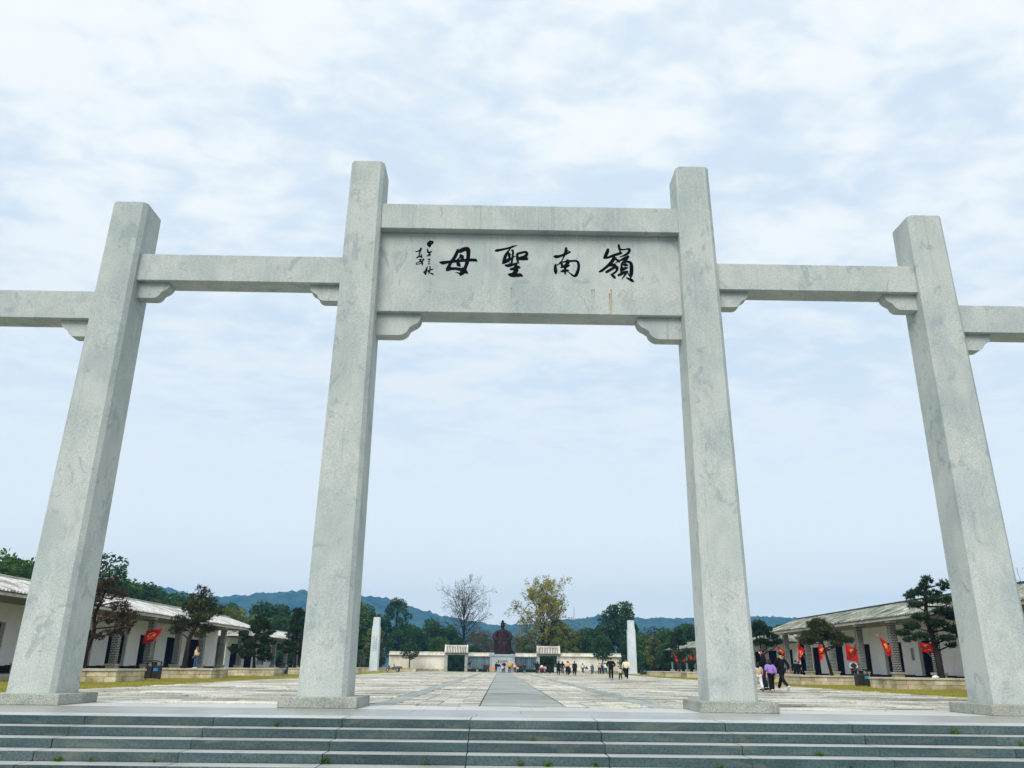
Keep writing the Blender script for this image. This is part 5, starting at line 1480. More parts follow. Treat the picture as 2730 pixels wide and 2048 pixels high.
# ------------------------------------------------------------------ hills
def hill_mat():
    t = NT('wooded_hill')
    v = t.pos()
    n = t.noise(v, .03, 6, .7)
    c = t.mix(t.rng(n, .38, .62), (0.006, 0.020, 0.010), (0.045, 0.080, 0.035))
    t.bsdf(c, .95, .05)
    return t.m
HILL = hill_mat()
hx = np.array([-2600, -1900, -1500, -1150, -900, -760, -680, -615, -533, -475, -450, -380, -282, -240, -155, -72, 0, 80, 160, 219, 302, 411, 600, 900, 1400, 2000, 2600], float)
hz = np.array([120, 150, 140, 165, 172, 158, 140, 136, 149, 149, 153, 149, 143, 135, 108, 93, 86, 90, 100, 110, 104, 106, 112, 98, 118, 104, 90], float)
xs = np.arange(-2600, 2601, 8.0); ys_ = np.concatenate([np.arange(1250, 1700, 25.0), np.arange(1700, 1860, 10.0), np.arange(1860, 2200, 40.0)])
HN = np.random.default_rng(3)
prof = np.interp(xs, hx, hz)
kern = np.hanning(9); kern /= kern.sum()
prof = np.convolve(np.pad(prof, 4, 'edge'), kern, 'valid')
XX, YY = np.meshgrid(xs, ys_)
def lown(sx, sy):
    a = HN.normal(size=(len(ys_) // sy + 3, len(xs) // sx + 3))
    iy = np.linspace(0, a.shape[0] - 1.001, len(ys_)); ix = np.linspace(0, a.shape[1] - 1.001, len(xs))
    y0 = iy.astype(int); x0 = ix.astype(int); fy = (iy - y0)[:, None]; fx = (ix - x0)[None]
    return (a[y0][:, x0] * (1 - fy) * (1 - fx) + a[y0 + 1][:, x0] * fy * (1 - fx) + a[y0][:, x0 + 1] * (1 - fy) * fx + a[y0 + 1][:, x0 + 1] * fy * fx)
g = np.exp(-((YY - 1800) / 260.0) ** 2)
wav = 1 + .10 * lown(22, 9) * (1 - g)
ZZ = prof[None] * g * wav + HN.normal(0, 2.2, XX.shape) + 2.2 * lown(3, 2) - 12 * (1 - g)
me = bpy.data.meshes.new('hills')
nv = XX.size; W_ = len(xs)
co = np.stack([XX, YY, ZZ], -1).reshape(-1, 3)
idx = np.arange(nv).reshape(XX.shape)
q = np.stack([idx[:-1, :-1], idx[:-1, 1:], idx[1:, 1:], idx[1:, :-1]], -1).reshape(-1, 4)
me.from_pydata(co.tolist(), [], q.tolist()); me.materials.append(HILL); me.update()
struct(put('hills', me))
# radio mast on the right-hand hill
mast = thing('radio_mast', 'thin lattice mast standing on the distant hill', 'mast', (160.5, 1790, 96))
MB().tube([(-2.0, 0, 0), (-.3, 0, 32)], [.35, .22], 4).build('leg', DARK_METAL, mast)
MB().tube([(2.0, 0, 0), (.3, 0, 32)], [.35, .22], 4).build('leg', DARK_METAL, mast)
for z in (8, 16, 24):
    MB().tube([(-2 + 1.7 * z / 32, 0, z), (2 - 1.7 * z / 32, 0, z)], [.2, .2], 4).build('cross_bar', DARK_METAL, mast)

# ------------------------------------------------------------------ haze
hz_t = NT('air_haze')
pv = hz_t.n('ShaderNodeVolumePrincipled')
pv.inputs['Color'].default_value = (0.20, 0.56, 1.0, 1)
pv.inputs['Density'].default_value = HAZE_DENSITY = 0.00032
pv.inputs['Anisotropy'].default_value = 0.0
hz_t.l(pv.outputs[0], hz_t.out.inputs['Volume'])
m = MB(); m.box(-2800, 2800, -120, 2250, -14, 195)
stuff(m.build('haze', hz_t.m))
# ------------------------------------------------------------------ flags hung from the gallery columns
FLAG_RED = plain('flag_red_cloth', (0.48, 0.006, 0.010), 0.75, 0.15, 0.2, 2)
FLAG_YEL = plain('flag_yellow_print', (0.75, 0.42, 0.10), 0.75, 0.15, 0.15, 3)
POLE_M = plain('pale_pole', (0.50, 0.48, 0.45), 0.5, 0.3, 0.1, 4)
def flag(Y, c, base, label, sd, emblem=True):
    """c: four corners (x, z) hoist-top, fly-top, fly-bottom, hoist-bottom in the plane y = Y; base: foot of the pole"""
    o = thing('red_flag', label, 'flag', base, 0, 'red flags on the gallery columns')
    B = Vector(base)
    P = [Vector((x, Y, z)) - B for x, z in c]
    T = P[0]
    rnd = random.Random(sd); ph = rnd.uniform(0, 6); fu, fv = rnd.uniform(4, 9), rnd.uniform(5, 11); am = rnd.uniform(.06, .13); eo = (rnd.uniform(-.06, .06), rnd.uniform(-.05, .08)); es = rnd.uniform(.75, 1.0)
    tip = T + (T.normalized() * .08)
    MB().tube([(0, 0, 0), tuple(tip)], [.018, .014], 8).build('pole', POLE_M, o)
    MB().ell(tuple(tip), (.03, .03, .045), 8, 6).build('finial', POLE_M, o)
    size = max((P[1] - P[0]).length, (P[3] - P[0]).length)
    def S(u, v, lift=0.0):
        p = P[0].lerp(P[1], u).lerp(P[3].lerp(P[2], u), v)
        wv = am * size * u * math.sin(fu * u + 2.2 * v + ph) + .06 * size * math.sin(fv * v + 3 * u + ph) * min(1, u * 3)
        return (p.x + .015 * size * math.sin(9 * v + ph), p.y + wv - lift, p.z + .02 * size * math.sin(6 * u + ph))
    n = 14
    m = MB()
    vs = [S(i / n, j / n) for j in range(n + 1) for i in range(n + 1)]
    m.add(vs, [(j * (n + 1) + i, j * (n + 1) + i + 1, (j + 1) * (n + 1) + i + 1, (j + 1) * (n + 1) + i) for j in range(n) for i in range(n)])
    cl = m.build('cloth', FLAG_RED, o, True)
    if emblem:
        def band(pts, w):
            m2 = MB(); q = spline([(.5 + eo[0] + (a - .5) * es, .45 + eo[1] + (b - .45) * es) for a, b in pts], 4)
            L = []
            for i in range(len(q)):
                a, b = q[max(i - 1, 0)], q[min(i + 1, len(q) - 1)]
                dx, dy = b[0] - a[0], b[1] - a[1]; h = math.hypot(dx, dy) or 1
                L.append((S(q[i][0] - dy / h * w / 2, q[i][1] + dx / h * w / 2, .02), S(q[i][0] + dy / h * w / 2, q[i][1] - dx / h * w / 2, .02)))
            vv = [p for pr in L for p in pr]
            m2.add(vv, [(2 * i, 2 * i + 2, 2 * i + 3, 2 * i + 1) for i in range(len(L) - 1)])
            m2.build('yellow_mark', FLAG_YEL, cl)
        band([(.40, .14), (.66, .20), (.78, .33), (.72, .48), (.62, .52)], .05)      # sickle
        band([(.22, .34), (.34, .26), (.48, .36)], .075)                                # hammer head
        band([(.30, .30), (.44, .42), (.56, .52)], .05)                                # hammer shaft
        band([(.26, .50), (.34, .40)], .05)
        band([(.42, .66), (.70, .72)], .06)                                            # stroke below
        band([(.27, .66), (.30, .70)], .05)
    return o
flag(31.0, [(24.98, 2.58), (25.7, 2.54), (26.05, 2.01), (25.17, 2.01)], (26.24, 31.95, 1.65), 'red flag with yellow marks half hidden by the tall dark pine', 1)
flag(36.0, [(24.84, 3.14), (25.62, 2.59), (25.57, 1.83), (25.31, 1.86)], (26.24, 37.25, 1.7), 'narrow drooping red flag with yellow marks next to the wall notice', 2)
flag(41.0, [(24.67, 2.76), (25.49, 2.41), (25.4, 1.55), (24.61, 1.63)], (26.24, 42.6, 1.5), 'widest open red flag with yellow marks, above the man in the vest', 3)
flag(46.0, [(24.59, 2.89), (25.3, 2.51), (25.01, 2.11), (24.55, 1.5)], (26.24, 48.0, 1.5), 'red flag with yellow marks behind the flat-topped pine trunk', 4)
flag(51.0, [(24.77, 3.13), (25.29, 2.55), (24.88, 1.65), (24.7, 1.7)], (26.24, 53.3, 1.5), 'red flag with yellow marks above the two men in black', 5)
flag(56.0, [(24.55, 3.04), (25.34, 2.54), (25.29, 2.03), (24.94, 2.19)], (26.24, 58.7, 1.5), 'red flag with yellow marks behind the head of the man in black', 6)
flag(104.0, [(25.19, 3.14), (25.87, 2.28), (25.77, 1.72), (25.48, 1.86)], (26.66, 107.6, 1.0), 'red flag at the last slender post of the low wing', 7)
flag(100.0, [(25.62, 2.71), (25.96, 2.51), (25.85, 1.84), (25.6, 1.77)], (26.66, 102.5, 1.0), 'narrow red flag between slender posts of the low wing', 8)
flag(96.0, [(25.57, 2.66), (26.48, 2.86), (26.35, 1.89), (25.98, 1.49)], (26.66, 97.3, 1.0), 'broad red flag among slender posts of the low wing, by the stone pillar', 9)
flag(38.5, [(-23.87, 3.2), (-25.02, 2.98), (-25.16, 2.11), (-24.38, 2.32)], (-25.74, 41.5, 1.6), 'bright red flag blowing open in front of the pale-roofed gallery', 10)
flag(46.0, [(-24.92, 2.88), (-24.70, 2.8), (-24.66, 2.27), (-24.74, 1.83)], (-25.74, 46.9, 1.5), 'red flag hanging behind the leaning pine trunk', 11, False)
flag(58.0, [(-24.44, 2.39), (-24.15, 2.27), (-24.13, 2.01), (-24.32, 1.95)], (-25.74, 57.5, 1.3), 'small red flag beside the wide dark pine', 12, False)
flag(68.0, [(-24.8, 2.23), (-24.35, 2.3), (-24.40, 1.91), (-24.66, 1.66)], (-26.1, 71.0, 1.3), 'small red flag under the pale gallery wing', 13, False)

# ------------------------------------------------------------------ litter bins
BINWOOD = plain('dark_bin_slat', (0.035, 0.026, 0.022), 0.7, 0.2, 0.3, 5)
def litter_bin(x, y, label, col, rz=0.0):
    o = thing('litter_bin', label, 'litter bin', (x, y, 0), rz, 'litter bins on the lawns')
    for sx in (-.22, .22):
        MB().cbox(sx - .19, sx + .19, -.19, .19, .06, .72, .01).build('bin_body', DARK_METAL, o)
        for k in range(4):
            MB().cbox(sx - .175 + k * .09, sx - .175 + k * .09 + .075, -.205, -.192, .10, .70, .004).build('slat', BINWOOD, o)
        if sx > 0: MB().cbox(sx - .13, sx + .13, -.222, -.207, .46, .62, .004).build('label_plate', plain('bin_label_' + col[0], col[1], .5, .3, .1, 5), o)
    for sx in (-.40, .40):
        MB().cbox(sx - .03, sx + .03, -.03, .03, -.01, .96, .006).build('post', DARK_METAL, o)
    MB().cbox(-.14, .14, -.05, .05, .73, .95, .01).build('ash_box', DARK_METAL, o)
    m = MB(); m.prism([(-.54, .93), (-.50, .96), (0, 1.05), (.50, .96), (.54, .93), (0, 1.01)], -.24, .24); m.build('roof', BINWOOD, o)
    return o
litter_bin(22.3, 33.5, 'dark slatted litter bin with teal label beside black sacks', ('teal', (0.02, 0.30, 0.32)), R(6))
litter_bin(-20.3, 29.2, 'dark slatted litter bin with blue label between two sandstone planters', ('blue', (0.03, 0.22, 0.55)), R(-4))
litter_bin(-20.6, 59.0, 'dark slatted litter bin with blue label by the tall dark pine', ('blue', (0.03, 0.22, 0.55)))
litter_bin(21.3, 108.5, 'dark litter bin standing beyond the planters near the plain stone column', ('teal', (0.02, 0.30, 0.32)))
SACK = plain('black_plastic_sack', (0.010, 0.010, 0.012), 0.35, 0.4, 0.2, 5)
for x, y, s, lb in ((23.15, 33.0, 1.0, 'larger black plastic sack slumped on the grass by the litter bin'), (22.85, 32.75, .72, 'smaller black plastic sack slumped on the grass by the litter bin')):
    m = MB(); rnd = random.Random(int(s * 10)); n = 14
    rings = []
    for z, r_ in ((0, .26), (.08, .33), (.22, .32), (.34, .22), (.40, .08), (.47, .11)):
        rings.append([((r_ * s * (1 + rnd.uniform(-.12, .12))) * math.cos(2 * math.pi * i / n), (r_ * s * (1 + rnd.uniform(-.12, .12))) * math.sin(2 * math.pi * i / n), z * s - .01) for i in range(n)])
    m.loft(rings); o = m.build('plastic_sack', SACK, None, True); o.location = (x, y, 0); tag(o, lb, 'sack')
m = MB(); n = 12; rnd = random.Random(4)
m.loft([[((r_ * (1 + rnd.uniform(-.2, .2))) * math.cos(2 * math.pi * i / n), (r_ * .7) * math.sin(2 * math.pi * i / n), z) for i in range(n)] for z, r_ in ((0, .16), (.05, .19), (.10, .12), (.14, .05))])
o = m.build('carrier_bag', plain('white_plastic', (0.8, 0.8, 0.8), .5, .3, .05), None, True); o.location = (23.15, 26.15, .601)
tag(o, 'crumpled white carrier bag on the rim of a sandstone planter', 'bag')

# ------------------------------------------------------------------ cargo tricycle
TYRE = plain('tyre_rubber', (0.012, 0.012, 0.013), .8, .2, .2)
RIM = plain('rim_metal', (0.45, 0.45, 0.46), .4, .5, .1, 5, .6)
TRIM = plain('grey_blue_paint', (0.085, 0.10, 0.12), .5, .4, .2)
tr = thing('cargo_tricycle', 'grey cargo tricycle with open box parked by the cream wall', 'tricycle', (-17.6, 117.0, 0), R(176))
def wheel(x, y, r_, w):
    o = thing('wheel', '', '', (x, y, r_)); del o['label']; del o['category']; o.parent = tr
    m = MB(); N = 20
    rings = []
    for k in range(N + 1):
        a = 2 * math.pi * k / N
        cx, cz = (r_ - w * .5) * math.cos(a), (r_ - w * .5) * math.sin(a)
        rings.append([(cx + math.cos(a) * w * .5 * math.cos(b), w * .55 * math.sin(b), cz + math.sin(a) * w * .5 * math.cos(b)) for b in [2 * math.pi * i / 8 for i in range(8)]])
    m.loft(rings, False); m.build('tyre', TYRE, o, True)
    m = MB(); m.prism([(r_ * .62 * math.cos(2 * math.pi * i / 14), r_ * .62 * math.sin(2 * math.pi * i / 14)) for i in range(14)], -.03, .03)
    m.prism([(.06 * math.cos(2 * math.pi * i / 8), .06 * math.sin(2 * math.pi * i / 8)) for i in range(8)], -.07, .07); m.build('rim', RIM, o)
wheel(1.15, 0, .27, .09); wheel(-.55, -.46, .28, .11); wheel(-.55, .46, .28, .11)
MB().tube([(1.15, 0, .27), (1.02, 0, .75), (.98, 0, .98)], [.03, .035, .03], 8).build('fork', TRIM, tr)
MB().tube([(.95, -.36, 1.06), (1.02, -.15, 1.0), (1.02, .15, 1.0), (.95, .36, 1.06)], .018, 6).build('handlebar', DARK_METAL, tr)
for y in (-.36, .36): MB().tube([(.98, y, 1.05), (1.0, y * 1.1, 1.22)], [.01, .01], 5).build('mirror_stalk', DARK_METAL, tr); MB().cbox(.97, .99, y * 1.1 - .06, y * 1.1 + .06, 1.2, 1.29, .005).build('mirror', RIM, tr)
MB().ell((1.16, 0, .86), (.07, .09, .09), 10, 7).build('headlamp', RIM, tr)
MB().cbox(.78, .98, -.2, .2, .38, .92, .03).build('leg_shield', TRIM, tr)
MB().tube([(.9, 0, .42), (.2, 0, .36), (-.9, 0, .36)], .05, 6).build('frame', DARK_METAL, tr)
MB().cbox(.12, .48, -.22, .22, .40, .62, .03).build('seat_box', TRIM, tr)
MB().cbox(.10, .50, -.21, .21, .62, .70, .03).build('seat', TYRE, tr); MB().cbox(.06, .13, -.2, .2, .72, 1.18, .03).build('seat_back', TYRE, tr)
MB().cbox(-1.15, .04, -.52, .52, .50, .56, .01).build('cargo_floor', TRIM, tr)
for y in (-.52, .50): MB().cbox(-1.15, .04, y, y + .02, .56, .82, .005).build('side_board', TRIM, tr)
for x in (-1.17, .02): MB().cbox(x, x + .02, -.5, .5, .56, .82, .005).build('end_board', TRIM, tr)
for y in (-.5, .5): MB().tube([(-1.12, y, .86), (0, y, .86)], .012, 5).build('rail', RIM, tr)

# ------------------------------------------------------------------ altar, censers and bronzes in front of the statue
CENSER = plain('dark_censer_metal', (0.010, 0.022, 0.030), .55, .35, .3, 4)
STICK = plain('incense_red', (0.35, 0.05, 0.06), .8, .1, .3, 6)
def censer(x, label, sd):
    o = thing('incense_burner', label, 'incense burner', (x, 128.6, 0), 0)
    rnd = random.Random(sd)
    m = MB(); m.cbox(-.55, .55, -.35, .35, .48, 1.10, .06); m.build('basin', CENSER, o)
    MB().cbox(-.6, .6, -.4, .4, 1.10, 1.17, .02).build('rim', CENSER, o)
    for a in (-.42, .42):
        for b in (-.24, .24): MB().tube([(a * .9, b, .50), (a, b, .2), (a * 1.08, b * 1.1, -.01)], [.10, .07, .09], 8).build('leg', CENSER, o)
    for sx in (-1, 1): MB().tube([(sx * .52, 0, 1.12), (sx * .66, 0, 1.25), (sx * .62, 0, 1.42)], [.05, .05, .04], 6).build('handle', CENSER, o)
    for q in range(34):
        a, b = rnd.uniform(-.42, .42), rnd.uniform(-.25, .25)
        MB().tube([(a, b, 1.12), (a * 1.12 + rnd.uniform(-.03, .03), b, rnd.uniform(1.4, 1.78))], .012, 4).build('incense_stick', STICK, o)
censer(-2.96, 'dark incense burner full of red sticks left of the yellow altar table', 1)
censer(3.0, 'dark incense burner full of red sticks behind the group of visitors', 2)
al = thing('altar_table', 'low altar table covered with yellow and orange cloth and fruit', 'table', (-1.93, 128.7, 0))
MB().cbox(-.58, .58, -.3, .3, .72, .78, .01).build('table_top', REDWOOD, al)
MB().cbox(-.60, .60, -.32, -.305, .40, .80, .004).build('cloth_front', plain('orange_cloth', (0.75, 0.26, 0.04), .8, .1, .2, 5), al)
MB().cbox(-.61, .61, -.33, .33, .785, .80, .004).build('cloth_top', plain('yellow_cloth', (0.80, 0.50, 0.07), .8, .1, .2, 5), al)
for x in (-.5, .5):
    for y in (-.25, .25): MB().cbox(x - .04, x + .04, y - .04, y + .04, 0, .72, .006).build('leg', REDWOOD, al)
for q in range(7):
    o = MB().ell((0, 0, .055), (.07, .07, .06), 9, 6).build('fruit', plain('yellow_fruit', (0.80, 0.45, 0.05), .5, .3, .2, 8), None, True)
    o.location = (-1.93 - .45 + .15 * q, 128.62 + .05 * (q % 2), .80); tag(o, 'yellow fruit offering on the altar table', 'fruit', 'fruit on the altar table')
def bucket(x, y, r_, h, col, nm, label):
    m = MB(); m.lathe([(r_ * .8, 0), (r_, h), (r_ * 1.06, h), (r_ * 1.06, h + .02), (r_ * .95, h + .02), (r_ * .76, .03)], (0, 0, 0), 18)
    o = thing('bucket', label, 'bucket', (x, y, 0)); m.build('pail', plain(nm, col, .5, .3, .1), o, True)
    MB().tube([(-r_, 0, h), (-r_ * .8, -.05, h * .6), (0, -.12 - r_ * .8, h * .45), (r_ * .8, -.05, h * .6), (r_, 0, h)], .008, 5).build('handle', DARK_METAL, o)
bucket(-4.35, 123.5, .20, .42, (.75, .72, .70), 'white_bucket_plastic', 'white bucket standing on the paving below the slate panels')
bucket(3.62, 121.5, .19, .36, (.08, .45, .33), 'teal_bucket_plastic', 'teal bucket standing on the paving right of the visitors')
def crane(x, label, flip):
    o = thing('crane_statue', label, 'statue', (x, 137.0, .0))
    MB().cbox(-.3, .3, -.25, .25, -.02, .70, .03).build('plinth', GREYSTONE, o)
    m = MB()
    m.ell((0, 0, 1.52), (.30, .17, .22), 12, 8, Matrix.Rotation(R(25 * flip), 3, 'Y'))
    m.tube([(flip * .22, 0, 1.62), (flip * .34, 0, 1.85), (flip * .24, 0, 2.1), (flip * .20, 0, 2.3), (flip * .28, 0, 2.42)], [.09, .06, .045, .045, .06], 8)
    m.tube([(flip * .28, 0, 2.43), (flip * .52, 0, 2.38)], [.05, .01], 6)
    m.tube([(-flip * .2, 0, 1.45), (-flip * .42, 0, 1.28), (-flip * .5, 0, 1.1)], [.12, .10, .02], 8)
    m.build('body', BRONZE2, o, True)
    for q in (-.06, .08):
        MB().tube([(q, 0, 1.36), (q + .04, 0, 1.05), (q - .02, 0, .705)], [.035, .022, .02], 6).build('leg', BRONZE2, o)
        m = MB()
        for a in (-.5, 0, .5): m.tube([(q - .02, 0, .715), (q + .08 * math.cos(a) * flip, .1 * math.sin(a), .71)], [.018, .01], 5)
        m.build('foot', BRONZE2, o)
crane(-6.2, 'black bronze crane on a plinth beside the gateway under the leafless tree', 1)
crane(5.95, 'black bronze crane on a plinth beside the gateway under the yellow-green tree', -1)
# ------------------------------------------------------------------ people
SKIN = plain('skin', (0.50, 0.30, 0.22), .6, .3, .06, 9)
HAIRB = plain('black_hair', (0.008, 0.007, 0.007), .5, .3, .2, 20)
def skin_mesh(name, V, E, Rr, root=0, sub=1):
    me = bpy.data.meshes.new(name); me.from_pydata(V, E, [])
    o = bpy.data.objects.new(name, me); COL.objects.link(o)
    sk = o.modifiers.new('s', 'SKIN'); sk.use_smooth_shade = True
    sk.branch_smoothing = .6
    for i, d in enumerate(me.skin_vertices[0].data):
        r_ = Rr[i]
        d.radius = (r_, r_) if not isinstance(r_, tuple) else r_
        d.use_root = (i == root)
    ss = o.modifiers.new('u', 'SUBSURF'); ss.levels = sub; ss.render_levels = sub
    dg = bpy.context.evaluated_depsgraph_get()
    out = bpy.data.meshes.new_from_object(o.evaluated_get(dg), depsgraph=dg)
    bpy.data.objects.remove(o, do_unlink=True); bpy.data.meshes.remove(me)
    out.name = name
    return out
# joints of a 1.70 m figure, x to its right-hand side in the picture, facing +y (away from the camera)
def pose(step=0.0, armL=None, armR=None, lean=0.0, knee=None):
    J = {}
    J['pelvis'] = Vector((0, 0, .93)); J['waist'] = Vector((0, .01 + lean * .3, 1.08)); J['chest'] = Vector((0, .015 + lean, 1.28)); J['neck'] = Vector((0, .01 + lean * 1.2, 1.44)); J['chin'] = Vector((0, .02 + lean * 1.3, 1.50)); J['head'] = Vector((0, .02 + lean * 1.3, 1.60))
    for s, nm in ((-1, 'L'), (1, 'R')):
        st = step * s
        J['hip' + nm] = Vector((s * .095, 0, .90))
        J['knee' + nm] = Vector((s * .10, .16 * st + .04 * abs(step), .49 - .0))
        J['ank' + nm] = Vector((s * .10, .36 * st if st >= 0 else .40 * st, .085 + (.10 * abs(step) if st < 0 else 0)))
        J['sh' + nm] = Vector((s * .175, .01 + lean, 1.40))
        J['elb' + nm] = Vector((s * .235, -.12 * st - .03, 1.13)); J['wri' + nm] = Vector((s * .245, -.20 * st + .06, .89))
    for nm, ar in (('L', armL), ('R', armR)):
        if ar:
            s = -1 if nm == 'L' else 1
            J['elb' + nm] = Vector((s * ar[0][0], ar[0][1], ar[0][2])); J['wri' + nm] = Vector((s * ar[1][0], ar[1][1], ar[1][2]))
    return J
def body_meshes(J, coat='jacket', detail=True, hair='short', squat=False):
    """meshes of a figure: body (one continuous skin), top, bottom, shoes, hair"""
    o = {}
    names = ['pelvis', 'waist', 'chest', 'neck', 'chin', 'head', 'hipL', 'kneeL', 'ankL', 'hipR', 'kneeR', 'ankR', 'shL', 'elbL', 'wriL', 'shR', 'elbR', 'wriR']
    ix = {n: i for i, n in enumerate(names)}
    V = [tuple(J[n]) for n in names]
    rad = dict(pelvis=(.14, .11), waist=(.12, .095), chest=(.15, .105), neck=.05, chin=(.062, .07), head=(.082, .095), hipL=.085, kneeL=.055, ankL=.038, hipR=.085, kneeR=.055, ankR=.038, shL=.055, elbL=.04, wriL=.027, shR=.055, elbR=.04, wriR=.027)
    Rr = [rad[n] for n in names]
    edges = [('pelvis', 'waist'), ('waist', 'chest'), ('chest', 'neck'), ('neck', 'chin'), ('chin', 'head')]
    for s in 'LR':
        edges += [('pelvis', 'hip' + s), ('hip' + s, 'knee' + s), ('knee' + s, 'ank' + s), ('chest', 'sh' + s), ('sh' + s, 'elb' + s), ('elb' + s, 'wri' + s)]
    # hands: palm and five fingers as short chains
    E = [(ix[a], ix[b]) for a, b in edges]
    if detail:
        for s in 'LR':
            w = J['wri' + s]; d = (w - J['elb' + s]).normalized(); side = d.cross(Vector((0, 1, 0)))
            side = side.normalized() if side.length > .1 else Vector((1, 0, 0))
            fwd = side.cross(d)
            pi = len(V); palm = w + d * .075; V.append(tuple(palm)); Rr.append((.035, .018)); E.append((ix['wri' + s], pi))
            for k, ln in enumerate((.07, .08, .075, .055)):
                a = palm + fwd * (.030 - .020 * k); m1 = a + d * ln * .55; t1 = m1 + d * ln * .38 + side * .018
                i0 = len(V); V += [tuple(m1), tuple(t1)]; Rr += [.0095, .007]; E += [(pi, i0), (i0, i0 + 1)]
            th = w + d * .03 + fwd * .035; i0 = len(V); V += [tuple(th), tuple(th + d * .045 + fwd * .012)]; Rr += [.012, .008]; E += [(ix['wri' + s], i0), (i0, i0 + 1)]
    o['body'] = skin_mesh('body', V, E, Rr, 0, 1)
    def sub(names2, edges2, rad2, nm, extra=None):
        ii = {n: i for i, n in enumerate(names2)}
        V2 = [tuple(J[n]) if n in J else tuple(extra[n]) for n in names2]
        return skin_mesh(nm, V2, [(ii[a], ii[b]) for a, b in edges2], [rad2[n] for n in names2], 0, 1)
    puff = {'jacket': 1.0, 'puffer': 1.28, 'coat': 1.08}[coat]
    ex = {'hem': J['pelvis'] + Vector((0, 0, -.13 if coat != 'coat' else -.16)), 'collar': J['neck'] + Vector((0, 0, .02))}
    ex['cuL'] = J['wriL'].lerp(J['elbL'], .05); ex['cuR'] = J['wriR'].lerp(J['elbR'], .05)
    o['jacket'] = sub(['chest', 'waist', 'hem', 'collar', 'shL', 'elbL', 'cuL', 'shR', 'elbR', 'cuR'],
                      [('chest', 'waist'), ('waist', 'hem'), ('chest', 'collar'), ('chest', 'shL'), ('shL', 'elbL'), ('elbL', 'cuL'), ('chest', 'shR'), ('shR', 'elbR'), ('elbR', 'cuR')],
                      dict(chest=(.185 * puff, .135 * puff), waist=(.168 * puff, .128 * puff), hem=(.160 * puff, .130 * puff), collar=.075, shL=.085 * puff, elbL=.066 * puff, cuL=.05 * puff, shR=.085 * puff, elbR=.066 * puff, cuR=.05 * puff), 'jacket', ex)
    aL = J['ankL'] + Vector((0, 0, .01)); aR = J['ankR'] + Vector((0, 0, .01))
    o['trousers'] = sub(['pelvis', 'hipL', 'kneeL', 'aL', 'hipR', 'kneeR', 'aR'], [('pelvis', 'hipL'), ('hipL', 'kneeL'), ('kneeL', 'aL'), ('pelvis', 'hipR'), ('hipR', 'kneeR'), ('kneeR', 'aR')],
                        dict(pelvis=(.135, .112), hipL=.105, kneeL=.082, aL=.068, hipR=.105, kneeR=.082, aR=.068), 'trousers', {'aL': aL, 'aR': aR})
    # skirt part of a long coat or dress
    m = MB(); n = 18; rings = []
    kx = (J['kneeL'] + J['kneeR']) / 2
    for f, a, b in ((0, .19, .145), (.35, .215, .165), (.75, .245, .20), (1.0, .27, .225)):
        c = J['waist'].lerp(kx + Vector((0, 0, -.02)), f)
        rings.append([(c.x + a * math.cos(t) * (1 + .04 * math.sin(5 * t)), c.y + b * math.sin(t) * (1 + .05 * math.sin(7 * t)), c.z) for t in [2 * math.pi * i / n for i in range(n)]])
    m.loft(rings); o['skirt'] = m.mesh('skirt', SKIN, True)
    for s in 'LR':
        m = MB(); a = J['ank' + s]; up = a.z - .085
        pitch = -.9 * min(1, up / .1) if up > .03 else 0
        rt = Matrix.Rotation(pitch, 3, 'X')
        pr = [(-.075, .02, .045, .05), (-.06, .035, .055, .09), (0, .04, .058, .10), (.08, .045, .055, .07), (.15, .042, .045, .05), (.185, .02, .02, .03)]
        rings = []
        for y, w1, w2, h in pr:
            rings.append([tuple(rt @ Vector((w1 * math.cos(t) if False else (w2 * math.cos(t)), y, -.085 + max(0, h * (.5 + .5 * math.sin(t))))) + a) for t in [2 * math.pi * i / 10 for i in range(10)]])
        m.loft(rings); o['shoe' + s] = m.mesh('shoe', SKIN, True)
    m = MB(); h = J['head']
    m.ell((h.x, h.y - .012, h.z + .03), (.092, .105, .095), 12, 8)
    if hair == 'long':
        m.loft([[(h.x + a * math.cos(t), h.y - .045 + b * math.sin(t), z) for t in [2 * math.pi * i / 12 for i in range(12)]] for z, a, b in ((h.z + .04, .092, .075), (h.z - .08, .10, .07), (h.z - .2, .105, .06), (h.z - .30, .07, .035))])
    o['hair'] = m.mesh('hair', SKIN, True)
    # face: nose, mouth, ears, on the far (+y) side
    m = MB()
    m.tube([(h.x, h.y + .09, h.z + .005), (h.x, h.y + .115, h.z - .025)], [.008, .014], 6)
    for s in (-1, 1):
        m.ell((h.x + s * .088, h.y, h.z - .012), (.012, .022, .032), 7, 5); m.ell((h.x + s * .032, h.y + .085, h.z + .005), (.015, .008, .006), 6, 4)
    m.ell((h.x, h.y + .088, h.z - .06), (.024, .01, .006), 7, 4)
    o['face'] = m.mesh('face', SKIN, True)
    for k in o:
        if not o[k].materials: o[k].materials.append(SKIN)
    return o
CLOTH = {}
def cloth(col):
    k = '%d_%d_%d' % tuple(int(c * 100) for c in col)
    return plain('cloth_' + k, col, .85, .15, .15, 9)
BK = (.008, .008, .010); NAVY = (.012, .016, .035); JEAN = (.05, .09, .18); WHT = (.72, .72, .70); CRM = (.72, .66, .45); BEI = (.55, .42, .30); PINK = (.70, .42, .36); PUR = (.34, .20, .58); YEL = (.70, .36, .02)
TEAL = (.03, .12, .20); PEA = (.68, .40, .26); RED = (.50, .01, .02); GRY = (.22, .23, .24); LBL = (.36, .48, .62); GRN = (.02, .10, .07); BRN = (.30, .12, .05); DG = (.025, .028, .03)
FORE = ((.23, .02, 1.14), (.12, .22, 1.10))
